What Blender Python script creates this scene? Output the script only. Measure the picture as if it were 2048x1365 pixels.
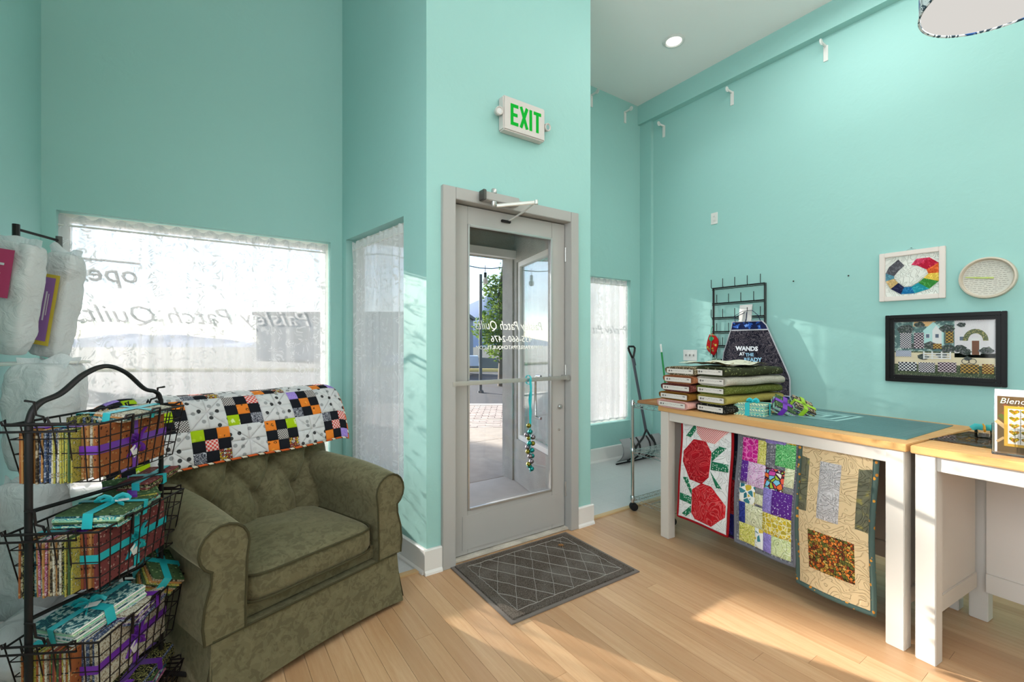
import bpy, bmesh, math, random
from mathutils import Vector, Matrix, noise
for o in list(bpy.data.objects): bpy.data.objects.remove(o)
SC = bpy.context.scene; COL = SC.collection
PI = math.pi; rnd = random.Random(7)
# ------------------------------------------------------------ camera, sky, sun, lamps, exposure
YAW = 34.3418
cam_d = bpy.data.cameras.new('camera'); cam = bpy.data.objects.new('camera', cam_d); COL.objects.link(cam)
cam_d.sensor_width = 36; cam_d.lens = 906/2048*36; cam_d.shift_y = 4.5/2048
cam_d.clip_start = .05; cam_d.clip_end = 500
cam.location = (0, 0, 1.30); cam.rotation_euler = (PI/2, 0, -math.radians(YAW))
SC.camera = cam
vs = SC.view_settings; vs.view_transform = 'Standard'; vs.look = 'None'; vs.gamma = 1; vs.use_curve_mapping = False
vs.exposure = -0.07
SUN_DIR = Vector((-.36, 1, .262)).normalized()      # towards the sun
wd = bpy.data.worlds.new('world'); SC.world = wd; wd.use_nodes = True
wn = wd.node_tree; wn.nodes.clear()
def wnode(t, **k):
    n = wn.nodes.new(t)
    for a, b in k.items(): setattr(n, a, b)
    return n
sky = wnode('ShaderNodeTexSky', sky_type='NISHITA', sun_disc=False, sun_elevation=math.radians(30), sun_rotation=math.atan2(SUN_DIR.x, SUN_DIR.y), altitude=1400, air_density=1.0, dust_density=.6, ozone_density=1.6)
tc = wnode('ShaderNodeTexCoord'); mp = wnode('ShaderNodeMapping'); mp.inputs['Scale'].default_value = (1, 1, 3.2)
nz = wnode('ShaderNodeTexNoise'); nz.inputs['Scale'].default_value = 2.4; nz.inputs['Detail'].default_value = 7
cr = wnode('ShaderNodeValToRGB'); cr.color_ramp.elements[0].position = .46; cr.color_ramp.elements[1].position = .66
sat = wnode('ShaderNodeHueSaturation'); sat.inputs['Saturation'].default_value = .9; sat.inputs['Value'].default_value = 1.0
mx = wnode('ShaderNodeMix', data_type='RGBA'); mx.inputs['B'].default_value = (6, 6.2, 6.6, 1)
bg = wnode('ShaderNodeBackground'); bg.inputs['Strength'].default_value = .36
wo = wnode('ShaderNodeOutputWorld'); L = wn.links.new
L(tc.outputs['Generated'], mp.inputs['Vector']); L(mp.outputs[0], nz.inputs['Vector']); L(nz.outputs['Fac'], cr.inputs[0])
L(cr.outputs[0], mx.inputs['Factor']); L(sky.outputs[0], sat.inputs['Color']); L(sat.outputs[0], mx.inputs['A']); L(mx.outputs['Result'], bg.inputs[0]); L(bg.outputs[0], wo.inputs[0])
sd = bpy.data.lights.new('sun', 'SUN'); sd.energy = 22.0; sd.angle = math.radians(.6); sd.color = (1, .93, .84)
so = bpy.data.objects.new('sun', sd); COL.objects.link(so); so.rotation_euler = SUN_DIR.to_track_quat('Z', 'Y').to_euler()
def area(name, loc, size, energy, col=(1, .975, .95), rot=(0, 0, 0), sy=None):
    d = bpy.data.lights.new(name, 'AREA'); d.size = size; d.energy = energy; d.color = col
    if sy: d.shape = 'RECTANGLE'; d.size_y = sy
    o = bpy.data.objects.new(name, d); COL.objects.link(o); o.location = loc; o.rotation_euler = rot; return o
# upward fill light, added to brighten the ceiling and the bounce from it
area('ceiling_bounce_fill', (1.3, -.5, 2.9), .8, 62, (1, .99, .98), (math.pi, 0, 0))
area('ceiling_fill', (1.7, -2.8, 4.0), 2.6, 40)  # broad area fills added under the ceiling, without any fixture
area('ceiling_fill', (3.3, 1.3, 4.0), .9, 22)
# fill light added behind the camera; the rear wall has no windows
area('rear_fill', (1.8, -5.2, 2.2), 4.2, 6, (.97, .98, 1), (math.radians(90), 0, 0), 2.6)
# side fill light, shining through an invented window in the left wall
area('side_fill', (-1.0, -.25, 1.95), 3.6, 95, (.97, .985, 1), (math.radians(90), 0, math.radians(-90)), 2.1)

# ------------------------------------------------------------ materials
def srgb(r, g, b):
    f = lambda c: (c/255/12.92 if c/255 <= .04045 else ((c/255+.055)/1.055)**2.4)
    return (f(r), f(g), f(b), 1)
def col(c): return srgb(*c) if max(c) > 1.001 else (c+(1,) if len(c) == 3 else c)
class NT:
    def __init__(s, name):
        s.m = bpy.data.materials.new(name); s.m.use_nodes = True; s.t = s.m.node_tree; s.t.nodes.clear()
    def n(s, ty, ins=None, **k):
        n = s.t.nodes.new(ty)
        for a, b in k.items(): setattr(n, a, b)
        for a, b in (ins or {}).items():
            i = n.inputs[a]
            if isinstance(b, bpy.types.NodeSocket): s.t.links.new(b, i)
            else: i.default_value = b
        return n
    def ramp(s, fac, stops, interp='LINEAR'):
        n = s.n('ShaderNodeValToRGB', {0: fac}); r = n.color_ramp; r.interpolation = interp
        while len(r.elements) < len(stops): r.elements.new(.5)
        for e, (p, c) in zip(r.elements, stops): e.position = p; e.color = col(c) if not isinstance(c, (int, float)) else (c, c, c, 1)
        return n.outputs[0]
    def mix(s, f, a, b):
        n = s.n('ShaderNodeMix', data_type='RGBA')
        for k, v in (('Factor', f), ('A', a), ('B', b)):
            i = [q for q in n.inputs if q.name == k and q.enabled][0]
            if isinstance(v, bpy.types.NodeSocket): s.t.links.new(v, i)
            else: i.default_value = v if k == 'Factor' else col(v)
        return [q for q in n.outputs if q.enabled][0]
    def math(s, op, a, b=0.0, c=0.0): return s.n('ShaderNodeMath', {0: a, 1: b, 2: c}, operation=op).outputs[0]
    def coord(s, kind='Object', scale=(1, 1, 1), rot=(0, 0, 0)):
        t = s.n('ShaderNodeTexCoord').outputs[kind]
        return s.n('ShaderNodeMapping', {'Vector': t, 'Scale': scale, 'Rotation': rot}).outputs[0]
    def noise(s, v, scale, detail=2, dist=0, rough=.5): return s.n('ShaderNodeTexNoise', {'Vector': v, 'Scale': scale, 'Detail': detail, 'Distortion': dist, 'Roughness': rough})
    def bsdf(s, c, rough=.6, metal=0, spec=.3, bump=None, bstr=.2, bdist=.01, **k):
        ins = {'Base Color': c if isinstance(c, bpy.types.NodeSocket) else col(c), 'Roughness': rough, 'Metallic': metal, 'Specular IOR Level': spec}
        ins.update(k)
        if bump is not None: ins['Normal'] = s.n('ShaderNodeBump', {'Height': bump, 'Strength': bstr, 'Distance': bdist}).outputs[0]
        return s.n('ShaderNodeBsdfPrincipled', ins).outputs[0]
    def out(s, sh): s.n('ShaderNodeOutputMaterial', {'Surface': sh}); return s.m
_mc = {}
def plain(name, c, rough=.5, metal=0, spec=.3, bump=0, bscale=200, vary=0):
    if name in _mc: return _mc[name]
    t = NT(name); v = t.coord(); cc = c; b = None
    if vary:
        f = t.noise(v, 6, 4).outputs[0]; cc = t.mix(t.ramp(f, [(.3, 0), (.7, 1)]), tuple(x*(1-vary) for x in col(c)[:3]), tuple(min(1, x*(1+vary)) for x in col(c)[:3]))
    if bump: b = t.noise(v, bscale, 3).outputs[0]
    _mc[name] = t.out(t.bsdf(cc, rough, metal, spec, b, bump)); return _mc[name]
def fabric(name, kind, cs, scale=60, coord='Object', rough=.85, quilt=0):
    """procedural cloth print"""
    if name in _mc: return _mc[name]
    t = NT(name); v = t.coord(coord); n = len(cs)
    if kind == 'speckle':
        c = t.ramp(t.noise(v, scale, 3, .5).outputs[0], [(.0, cs[0])]+[(.47+.08*i, cs[i]) for i in range(1, n)], 'CONSTANT')
    elif kind == 'cells':
        vo = t.n('ShaderNodeTexVoronoi', {'Vector': v, 'Scale': scale}); e = t.n('ShaderNodeTexVoronoi', {'Vector': v, 'Scale': scale}, feature='DISTANCE_TO_EDGE')
        r = t.n('ShaderNodeSeparateColor', {0: vo.outputs['Color']}).outputs[0]
        c = t.ramp(r, [((i-1)/(n-1), cs[i]) for i in range(1, n)], 'CONSTANT'); c = t.mix(t.ramp(e.outputs[0], [(.05, 0), (.09, 1)]), cs[0], c)
    elif kind == 'floral':
        vo = t.n('ShaderNodeTexVoronoi', {'Vector': v, 'Scale': scale}); r = t.n('ShaderNodeSeparateColor', {0: vo.outputs['Color']}).outputs[0]
        w = t.noise(v, scale*2.2, 2, 1.5).outputs[0]
        c = t.ramp(r, [((i-1)/(n-1), cs[i]) for i in range(1, n)], 'CONSTANT')
        d = t.math('ADD', vo.outputs['Distance'], t.math('MULTIPLY', w, .6))
        c = t.mix(t.ramp(d, [(.52, 1), (.60, 0)]), cs[0], c); c = t.mix(t.ramp(vo.outputs['Distance'], [(.10, 1), (.14, 0)]), c, cs[-1])
    elif kind == 'dots':
        vo = t.n('ShaderNodeTexVoronoi', {'Vector': v, 'Scale': scale, 'Randomness': .75}, voronoi_dimensions='2D' if coord == 'UV' else '3D'); r = t.n('ShaderNodeSeparateColor', {0: vo.outputs['Color']}).outputs[0]
        c = t.ramp(r, [((i-1)/(n-1), cs[i]) for i in range(1, n)], 'CONSTANT'); c = t.mix(t.ramp(vo.outputs['Distance'], [(.23, 1), (.26, 0)]), cs[0], c)
    elif kind == 'check':
        ch = t.n('ShaderNodeTexChecker', {'Vector': v, 'Scale': scale}); c = t.mix(ch.outputs['Fac'], cs[0], cs[1])
    elif kind == 'stripe':
        w = t.n('ShaderNodeTexWave', {'Vector': v, 'Scale': scale, 'Distortion': .3}, bands_direction='DIAGONAL')
        c = t.ramp(w.outputs[0], [(i/n, cs[i]) for i in range(n)], 'CONSTANT')
    elif kind == 'swirl':
        f = t.math('SINE', t.math('MULTIPLY', t.noise(v, scale*.5, 1, .6).outputs[0], 60))
        c = t.ramp(f, [(.35, cs[0]), (.6, cs[1])])
    else: c = col(cs[0])
    h = t.noise(v, 900, 2).outputs[0]; st = .15
    if quilt:
        h = t.math('ABSOLUTE', t.math('SINE', t.math('MULTIPLY', t.noise(v, quilt, 1.5, .8).outputs[0], 34))); h = t.ramp(h, [(0, 0), (.35, 1)]); st = 1.0
    _mc[name] = t.out(t.bsdf(c, rough, 0, .15, h, st, .0032 if quilt else .002)); return _mc[name]

def teal_wall(name, c):
    t = NT(name); v = t.coord(); f = t.noise(v, 14, 6, .3).outputs[0]; g = t.noise(v, 1.1, 2).outputs[0]
    cc = t.mix(g, tuple(x*.97 for x in col(c)[:3]), tuple(x*1.03 for x in col(c)[:3]))
    b = t.ramp(f, [(.45, 0), (.62, 1)]); return t.out(t.bsdf(cc, .62, 0, .3, b, .12, .004))
M_TEAL = teal_wall('teal_paint', (156, 203, 198))
M_WHITE = plain('white_paint', (226, 224, 220), .45)
M_CEIL = plain('ceiling_paint', (240, 239, 238), .8, bump=.05, bscale=60)
M_TRIM = plain('white_trim', (225, 224, 221), .4)
M_GREYM = plain('grey_door_metal', (170, 169, 166), .45, 0, .4)
M_CHROME = plain('chrome', (205, 207, 208), .22, 1)
M_ALU = plain('aluminium', (190, 190, 188), .35, .8)
M_BLACK = plain('black_metal', (34, 31, 31), .42, .3)
M_BLKPL = plain('black_plastic', (30, 30, 32), .4)
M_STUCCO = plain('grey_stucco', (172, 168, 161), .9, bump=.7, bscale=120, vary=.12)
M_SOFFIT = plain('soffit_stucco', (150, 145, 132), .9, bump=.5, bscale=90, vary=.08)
M_CONC = plain('concrete', (160, 151, 140), .85, bump=.2, bscale=80, vary=.10)
M_ROAD = plain('asphalt', (66, 68, 72), .9, bump=.2, bscale=90, vary=.12)
M_WFRAME = plain('white_vinyl_frame', (232, 230, 224), .4)
M_DARK = plain('dark_gap', (60, 42, 26), .9)
def vinyl():
    t = NT('white_vinyl_tile'); v = t.coord(); b = t.n('ShaderNodeTexBrick', {'Vector': v, 'Scale': 1, 'Color1': col((205, 207, 206)), 'Color2': col((200, 202, 202)), 'Mortar': col((186, 188, 187)), 'Mortar Size': .0016, 'Brick Width': .305, 'Row Height': .305}, offset=0)
    n = t.noise(v, 30, 5, 2).outputs[0]; c = t.mix(t.ramp(n, [(.3, .0), (.75, .3)]), b.outputs[0], (176, 180, 182)); return t.out(t.bsdf(c, .35, 0, .4))
M_VINYL = vinyl()
def planks(name, light, dark, deep, rough=.3, axis='y', sc=1.0):
    t = NT(name); rn = t.n('ShaderNodeObjectInfo').outputs['Random']
    s = {'y': (16, .7, 16), 'x': (.7, 16, 16), 'z': (16, 16, .7)}[axis]
    v0 = t.n('ShaderNodeTexCoord').outputs['Object']; off = t.n('ShaderNodeCombineXYZ', {0: t.math('MULTIPLY', rn, 37), 1: t.math('MULTIPLY', rn, 91), 2: 0})
    vv = t.n('ShaderNodeVectorMath', {0: v0, 1: off.outputs[0]}, operation='ADD').outputs[0]
    v = t.n('ShaderNodeMapping', {'Vector': vv, 'Scale': tuple(q*sc for q in s)}).outputs[0]
    g = t.noise(v, 3, 6, .4).outputs[0]; f = t.noise(v, 22, 3, .2).outputs[0]; big = t.noise(vv, .9, 2).outputs[0]
    c = t.mix(t.ramp(g, [(.3, 0), (.72, 1)]), light, dark); c = t.mix(t.math('MULTIPLY', rn, .6), c, deep)
    c = t.mix(t.ramp(f, [(.5, 0), (.8, .35)]), c, deep); c = t.mix(t.ramp(big, [(.35, .0), (.7, .25)]), c, light)
    rr = t.n('ShaderNodeMapRange', {'Value': big, 'To Min': rough-.06, 'To Max': rough+.14}).outputs[0]
    return t.out(t.bsdf(c, rr, 0, .4, f, .08, .002))
M_PLANK = planks('fir_plank', (204, 168, 130), (186, 145, 105), (152, 110, 74))
M_OAK = planks('oak_top', (226, 186, 128), (206, 158, 98), (190, 136, 76), .42, 'y')
M_OAKEDGE = planks('oak_threshold', (214, 184, 140), (190, 156, 112), (170, 130, 84), .5, 'x')
def glass(name, tint=(.985, .99, .99), refl=.06):
    t = NT(name); tr = t.n('ShaderNodeBsdfTransparent', {'Color': tint+(1,)}).outputs[0]; gl = t.n('ShaderNodeBsdfGlossy', {'Roughness': .02}).outputs[0]
    f = t.n('ShaderNodeFresnel', {'IOR': 1.5}).outputs[0]; return t.out(t.n('ShaderNodeMixShader', {0: t.math('MULTIPLY', f, refl*7), 1: tr, 2: gl}).outputs[0])
M_GLASS = glass('window_glass'); M_ACRYL = glass('clear_acrylic', (.95, .96, .97), .16)
def lace(name, base=.60, dense=.95, grey=(214, 215, 218), uscale=1.0, tlf=.07):
    """net curtain: woven scrolls (opaque) on open net (partly see-through); UV in metres"""
    t = NT(name); v = t.coord('UV'); sw = t.math('SINE', t.math('MULTIPLY', t.noise(v, 9, 1.2, 1.1).outputs[0], 55))
    mot = t.ramp(t.noise(v, 16, 1, .5).outputs[0], [(.48, 0), (.56, 1)])
    sx = t.n('ShaderNodeSeparateXYZ', {0: v}).outputs[0]
    st = t.n('ShaderNodeTexNoise', {'W': t.math('MULTIPLY', sx, uscale), 'Scale': 7.5, 'Detail': 2}, noise_dimensions='1D').outputs[0]
    st = t.ramp(st, [(.5, 0), (.57, 1)])
    m = t.math('MULTIPLY', t.ramp(sw, [(.3, 0), (.6, 1)]), mot)
    op = t.math('ADD', t.math('MULTIPLY', m, .25), t.math('ADD', t.math('MULTIPLY', st, dense-base-.2), base))
    op = t.math('MINIMUM', op, .97)
    di = t.n('ShaderNodeBsdfDiffuse', {'Color': col(grey)}).outputs[0]; tl = t.n('ShaderNodeBsdfTranslucent', {'Color': col(grey)}).outputs[0]
    cl = t.n('ShaderNodeMixShader', {0: tlf, 1: di, 2: tl}).outputs[0]; tr = t.n('ShaderNodeBsdfTransparent').outputs[0]
    return t.out(t.n('ShaderNodeMixShader', {0: op, 1: tr, 2: cl}).outputs[0])
M_LACE = lace('lace_net')
M_LACE3 = lace('lace_net_far', .93, .98, tlf=.11)
M_LACE2 = lace('lace_net_dense', .86, .99, (246, 246, 247), tlf=.35)
def emis(name, c, s):
    t = NT(name); return t.out(t.n('ShaderNodeEmission', {'Color': col(c), 'Strength': s}).outputs[0])
def plastic_film(name, c=(238, 240, 242), op=.8):
    t = NT(name); v = t.coord(); f = t.noise(v, 14, 6, 1.2).outputs[0]
    b = t.bsdf(c, .18, 0, .5, f, .9, .02); tl = t.n('ShaderNodeBsdfTranslucent', {'Color': col(c)}).outputs[0]; tr = t.n('ShaderNodeBsdfTransparent').outputs[0]
    a = t.n('ShaderNodeMixShader', {0: .35, 1: b, 2: tl}).outputs[0]
    return t.out(t.n('ShaderNodeMixShader', {0: op, 1: tr, 2: a}).outputs[0])

# ------------------------------------------------------------ geometry helpers
class MB:
    def __init__(s): s.bm = bmesh.new(); s.uv = s.bm.loops.layers.uv.new('uv'); s.mats = []; s.cur = 0
    def mat(s, m):
        if m not in s.mats: s.mats.append(m)
        s.cur = s.mats.index(m); return s
    def face(s, vs, uvs=None):
        try: f = s.bm.faces.new(vs)
        except ValueError: return None
        f.material_index = s.cur
        if uvs:
            for l, q in zip(f.loops, uvs): l[s.uv].uv = q
        return f
    def box(s, c, d, rot=None, bev=0, taper=None):
        hx, hy, hz = d[0]/2, d[1]/2, d[2]/2; c = Vector(c); R = rot if rot is not None else Matrix.Identity(3)
        vs = []
        for z in (-hz, hz):
            k = 1 if (taper is None or z < 0) else taper
            for x, y in ((-hx, -hy), (hx, -hy), (hx, hy), (-hx, hy)): vs.append(s.bm.verts.new(c+R@Vector((x*k, y*k, z))))
        fs = [s.face([vs[i] for i in q]) for q in ((3, 2, 1, 0), (4, 5, 6, 7), (0, 1, 5, 4), (1, 2, 6, 5), (2, 3, 7, 6), (3, 0, 4, 7))]
        if bev:
            es = list({e for f in fs for e in f.edges}); bmesh.ops.bevel(s.bm, geom=es, offset=bev, segments=2, affect='EDGES', clamp_overlap=True)
        return s
    def span(s, a, b, bev=0): return s.box([(a[i]+b[i])/2 for i in range(3)], [abs(b[i]-a[i]) for i in range(3)], bev=bev)
    def ring(s, c, n, r, seg, up=None, ry=None):
        n = Vector(n).normalized(); u = n.cross(Vector(up) if up else (Vector((0, 0, 1)) if abs(n.z) < .9 else Vector((1, 0, 0)))).normalized(); w = n.cross(u)
        ry = r if ry is None else ry
        return [s.bm.verts.new(Vector(c)+u*r*math.cos(2*PI*i/seg)+w*ry*math.sin(2*PI*i/seg)) for i in range(seg)]
    def tube(s, pts, r, seg=8, closed=False, cap=True, up=None, ry=None):
        pts = [Vector(p) for p in pts]; n = len(pts); rings = []; pu = Vector(up) if up else None
        for i, p in enumerate(pts):
            if closed: t = pts[(i+1) % n]-pts[i-1]
            else: t = pts[min(i+1, n-1)]-pts[max(i-1, 0)]
            if t.length < 1e-9: t = Vector((0, 0, 1))
            t.normalize(); rr = r[i] if isinstance(r, (list, tuple)) else r
            if pu is None: pu = Vector((0, 0, 1)) if abs(t.z) < .9 else Vector((1, 0, 0))
            u = (pu-t*pu.dot(t))
            if u.length < 1e-4: u = t.orthogonal()
            u.normalize(); pu = u; w = t.cross(u); r2 = rr if ry is None else ry
            rings.append([s.bm.verts.new(p+u*rr*math.cos(2*PI*k/seg)+w*r2*math.sin(2*PI*k/seg)) for k in range(seg)])
        for i in range(n if closed else n-1):
            a, b = rings[i], rings[(i+1) % n]
            for k in range(seg): s.face([a[k], a[(k+1) % seg], b[(k+1) % seg], b[k]])
        if cap and not closed: s.face(rings[0][::-1]); s.face(rings[-1])
        return s
    def lathe(s, prof, c=(0, 0, 0), axis=(0, 0, 1), seg=24, cap=True):
        ax = Vector(axis).normalized(); c = Vector(c); u = ax.orthogonal().normalized(); w = ax.cross(u); rs = []
        for r, h in prof: rs.append([s.bm.verts.new(c+ax*h+(u*math.cos(2*PI*k/seg)+w*math.sin(2*PI*k/seg))*max(r, 1e-5)) for k in range(seg)])
        for a, b in zip(rs, rs[1:]):
            for k in range(seg): s.face([a[k], a[(k+1) % seg], b[(k+1) % seg], b[k]])
        if cap: s.face(rs[0][::-1]); s.face(rs[-1])
        return s
    def grid(s, f, nu, nv, uvf=None, closed_u=False):
        g = [[s.bm.verts.new(f(i/nu, j/nv)) for i in range(nu if closed_u else nu+1)] for j in range(nv+1)]
        for j in range(nv):
            for i in range(nu):
                i2 = (i+1) % nu if closed_u else i+1
                uv = [(a, b) for a, b in ((i/nu, j/nv), ((i+1)/nu, j/nv), ((i+1)/nu, (j+1)/nv), (i/nu, (j+1)/nv))]
                if uvf: uv = [uvf(*q) for q in uv]
                s.face([g[j][i], g[j][i2], g[j+1][i2], g[j+1][i]], uv)
        return g
    def prism(s, poly, f0, f1):
        """closed outline, two maps of 2D -> 3D"""
        a = [s.bm.verts.new(f0(*p)) for p in poly]; b = [s.bm.verts.new(f1(*p)) for p in poly]; n = len(poly)
        s.face(a[::-1]); s.face(b)
        for i in range(n): s.face([a[i], a[(i+1) % n], b[(i+1) % n], b[i]])
        return s
    def done(s, name, m=None, parent=None, smooth=False, loc=None, M=None, norm=True):
        if norm: bmesh.ops.recalc_face_normals(s.bm, faces=s.bm.faces)
        me = bpy.data.meshes.new(name); s.bm.to_mesh(me); s.bm.free()
        for q in (s.mats or ([m] if m else [])): me.materials.append(q)
        if smooth:
            for p in me.polygons: p.use_smooth = True
            if smooth != 'all':
                try: me.set_sharp_from_angle(angle=math.radians(42))
                except Exception: pass
        o = bpy.data.objects.new(name, me); COL.objects.link(o)
        if parent is not None: o.parent = parent
        if loc is not None: o.location = loc
        if M is not None: o.matrix_local = M
        return o
def tag(o, label, cat, group=None):
    o['label'] = label; o['category'] = cat
    if group: o['group'] = group
    return o
def thing(name, label, cat, loc=(0, 0, 0), rz=0, group=None):
    o = bpy.data.objects.new(name, None); COL.objects.link(o); o.location = loc; o.rotation_euler = (0, 0, rz); o.empty_display_size = .1
    return tag(o, label, cat, group)
def struct(o): o['kind'] = 'structure'; return o
def stuff(o): o['kind'] = 'stuff'; return o
def lab(o, s): o['label'] = s; return o
def dup_tree(o, label=None, parent=None):
    c = o.copy(); COL.objects.link(c); c.parent = parent
    if label: c['label'] = label
    for ch in list(o.children):
        d = ch.copy(); COL.objects.link(d); d.parent = c; d.matrix_parent_inverse = ch.matrix_parent_inverse
        for g in ch.children: e = g.copy(); COL.objects.link(e); e.parent = d
    return c
def text(name, s, size, m, parent, M, shear=0, ext=.0004, align='CENTER', sx=1, bold=0):
    cu = bpy.data.curves.new(name, 'FONT'); cu.body = s; cu.size = size; cu.shear = shear; cu.extrude = ext; cu.align_x = align; cu.align_y = 'CENTER'; cu.offset = bold; cu.resolution_u = 2
    o = bpy.data.objects.new(name, cu); COL.objects.link(o); dg = bpy.context.evaluated_depsgraph_get()
    me = bpy.data.meshes.new_from_object(o.evaluated_get(dg)); bpy.data.objects.remove(o); me.name = name
    me.materials.clear(); me.materials.append(m)
    if sx != 1:
        for v in me.vertices: v.co.x *= sx
    q = bpy.data.objects.new(name, me); COL.objects.link(q); q.parent = parent; q.matrix_local = M; return q
def frame(o, x, y):
    x = Vector(x).normalized(); y = Vector(y).normalized(); z = x.cross(y)
    return Matrix(((x.x, y.x, z.x, o[0]), (x.y, y.y, z.y, o[1]), (x.z, y.z, z.z, o[2]), (0, 0, 0, 1)))
def catmull(P, n):
    P = [Vector(p) for p in P]; out = []
    for i in range(len(P)-1):
        a, b, c, d = P[max(i-1, 0)], P[i], P[i+1], P[min(i+2, len(P)-1)]
        for k in range(n):
            t = k/n; out.append(.5*((2*b)+(c-a)*t+(2*a-5*b+4*c-d)*t*t+(-a+3*b-3*c+d)*t*t*t))
    return out+[P[-1]]
TH = math.radians(YAW); FV = Vector((math.sin(TH), math.cos(TH), 0)); RV = Vector((math.cos(TH), -math.sin(TH), 0))
def fr(F, R, z): return FV*F+RV*R+Vector((0, 0, z))     # a rotated ground grid, handy for the street that runs askew

# ------------------------------------------------------------ the room
ZC = 4.085; YF = 3.56; YD = 2.42; XL = -.742; XR = 4.30; TW = .14
def wall(name, P0, P1, z0, z1, th, holes=(), mats=(M_TEAL, M_STUCCO), side=1):
    """wall from P0 to P1 (inner face on that line), thickness to the left of the direction * side; outer skin as a child"""
    P0, P1 = Vector(P0), Vector(P1); d = (P1-P0); Ln = d.length; d.normalize(); n = Vector((-d.y, d.x))*side
    def bld(t0, t1):
        b = MB(); xs = sorted({0, Ln, *[h[0] for h in holes], *[h[1] for h in holes]})
        for a, c in zip(xs, xs[1:]):
            mid = (a+c)/2; hs = sorted([(h[2], h[3]) for h in holes if h[0] <= mid <= h[1]]); z = z0; segs = []
            for q0, q1 in hs: segs.append((z, q0)); z = q1
            segs.append((z, z1))
            for q0, q1 in segs:
                if q1-q0 < 1e-4: continue
                pts = [P0+d*a+n*t0, P0+d*c+n*t0, P0+d*c+n*t1, P0+d*a+n*t1]
                lo = [b.bm.verts.new((p.x, p.y, q0)) for p in pts]; hi = [b.bm.verts.new((p.x, p.y, q1)) for p in pts]
                b.face(lo[::-1]); b.face(hi)
                for i in range(4): b.face([lo[i], lo[(i+1) % 4], hi[(i+1) % 4], hi[i]])
        return b
    o = struct(bld(0, th).done(name, mats[0]))
    if mats[1]: lab(bld(th+.001, th+.025).done('outer_skin', mats[1], o), 'grey stucco outer skin')
    return o
SL = -.142; SR = .247      # splay of the two returns (dX/dY)
CL = (1.042, 2.38); CR = (2.312, 2.38)
pL = (CL[0]+SL*(YF-2.38), YF); pR = (CR[0]+SR*(YF-2.38), YF)
def on_ret(c, s, y): return (c[0]+s*(y-c[1]), y)
lenL = math.hypot(SL, 1); lenR = math.hypot(SR, 1)
wall('wall_far_left', (XL-.1, YF), (pL[0]+.12, YF), 0, ZC, TW, [(.16, .1+.742+.79, .40, 2.055)])
wall('wall_return_left', CL, pL, 0, ZC, .12, [((2.635-2.38)*lenL, (3.49-2.38)*lenL, .39, 2.072)], side=-1)
# door wall (interior skin teal), opening for the frame
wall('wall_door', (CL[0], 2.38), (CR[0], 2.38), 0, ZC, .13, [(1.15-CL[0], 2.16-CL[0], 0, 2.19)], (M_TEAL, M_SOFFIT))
CRo = (CR[0]-.12, 2.50)
wall('wall_return_right', CR, pR, 0, ZC, .12, [((2.60-2.38)*lenR, (3.46-2.38)*lenR, .40, 2.06)])
wall('wall_far_right', (pR[0]-.14, YF), (XR+.1, YF), 0, ZC, TW, [(2.95-pR[0]+.14, 4.10-pR[0]+.14, .41, 2.03)])
wall('wall_right', (XR, YF), (XR, -5.5), 0, ZC, .14, (), (M_TEAL, None))
wall('wall_left', (XL, -5.5), (XL, YF), 0, ZC, .14, [(3.4, 7.1, .9, 3.0)], (M_TEAL, None))  # opening cut for the added, unseen window that admits the side fill
wall('wall_rear', (XR, -5.5), (XL, -5.5), 0, ZC, .14, (), (M_WHITE, None))
b = MB(); b.span((XL-.15, -5.6, ZC), (XR+.15, YF+.2, ZC+.1)); struct(b.done('ceiling', M_CEIL))
for xq in (pR[0]-.168, pL[0]+.124): b = MB(); b.span((xq, YF-.0, -.02), (xq+.026, YF+.172, 2.13)); lab(struct(b.done('trim_9', M_STUCCO)), 'grey stucco corner post of the door recess')
# beam and pilaster on the right wall
b = MB(); b.span((4.22, -5.5, 3.862), (XR, YF, ZC)); struct(b.done('trim_1', M_TEAL))
b = MB(); b.span((4.258, 3.40, 0), (XR, YF, 3.862)); struct(b.done('trim_2', M_TEAL))
# recess soffit, header beam
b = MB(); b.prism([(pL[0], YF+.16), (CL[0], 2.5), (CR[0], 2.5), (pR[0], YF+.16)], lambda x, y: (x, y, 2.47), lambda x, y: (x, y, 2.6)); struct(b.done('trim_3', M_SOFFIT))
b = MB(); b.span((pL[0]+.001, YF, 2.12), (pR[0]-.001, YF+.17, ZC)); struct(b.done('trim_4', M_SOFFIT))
b = MB(); b.span((pL[0]+.012, YF-.06, 2.10), (pR[0]-.02, YF-.001, 2.17)); struct(b.done('trim_5', M_WFRAME))
# wood floor: sub-floor with single boards on it
b = MB(); b.span((XL-.1, -5.6, -.12), (XR+.1, 2.44, -.012)); floor_o = struct(b.done('floor', M_DARK))
w = .084; x = XL; pm = {}
while x < XR:
    y = -5.5; first = True
    while y < 2.415:
        ln = rnd.uniform(3.0, 6.5) if first else rnd.uniform(2.2, 4.5); first = False
        y2 = min(y+ln, 2.415)
        if 2.415-y2 < .5: y2 = 2.415
        b = MB(); b.box(((w-.0012)/2, (y2-y-.001)/2, -.006), (w-.0012, y2-y-.001, .012)); b.done('plank', M_PLANK, floor_o, loc=(x, y, 0)); y = y2
    x += w
for nm, poly in (('floor', [(XL, 2.44), (CL[0]+.05, 2.44), (pL[0], YF), (XL, YF)]), ('floor', [(CR[0]-.05, 2.44), (XR, 2.44), (XR, YF), (pR[0], YF)])):
    b = MB(); b.prism(poly, lambda x, y: (x, y, -.1), lambda x, y: (x, y, .001)); struct(b.done(nm, M_VINYL))
for x0, x1 in ((XL, CL[0]+.02), (CR[0]-.02, XR)):
    b = MB(); b.box(((x0+x1)/2, 2.435, .003), (x1-x0, .045, .012), bev=.003); struct(b.done('trim_6', M_OAKEDGE))
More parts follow.
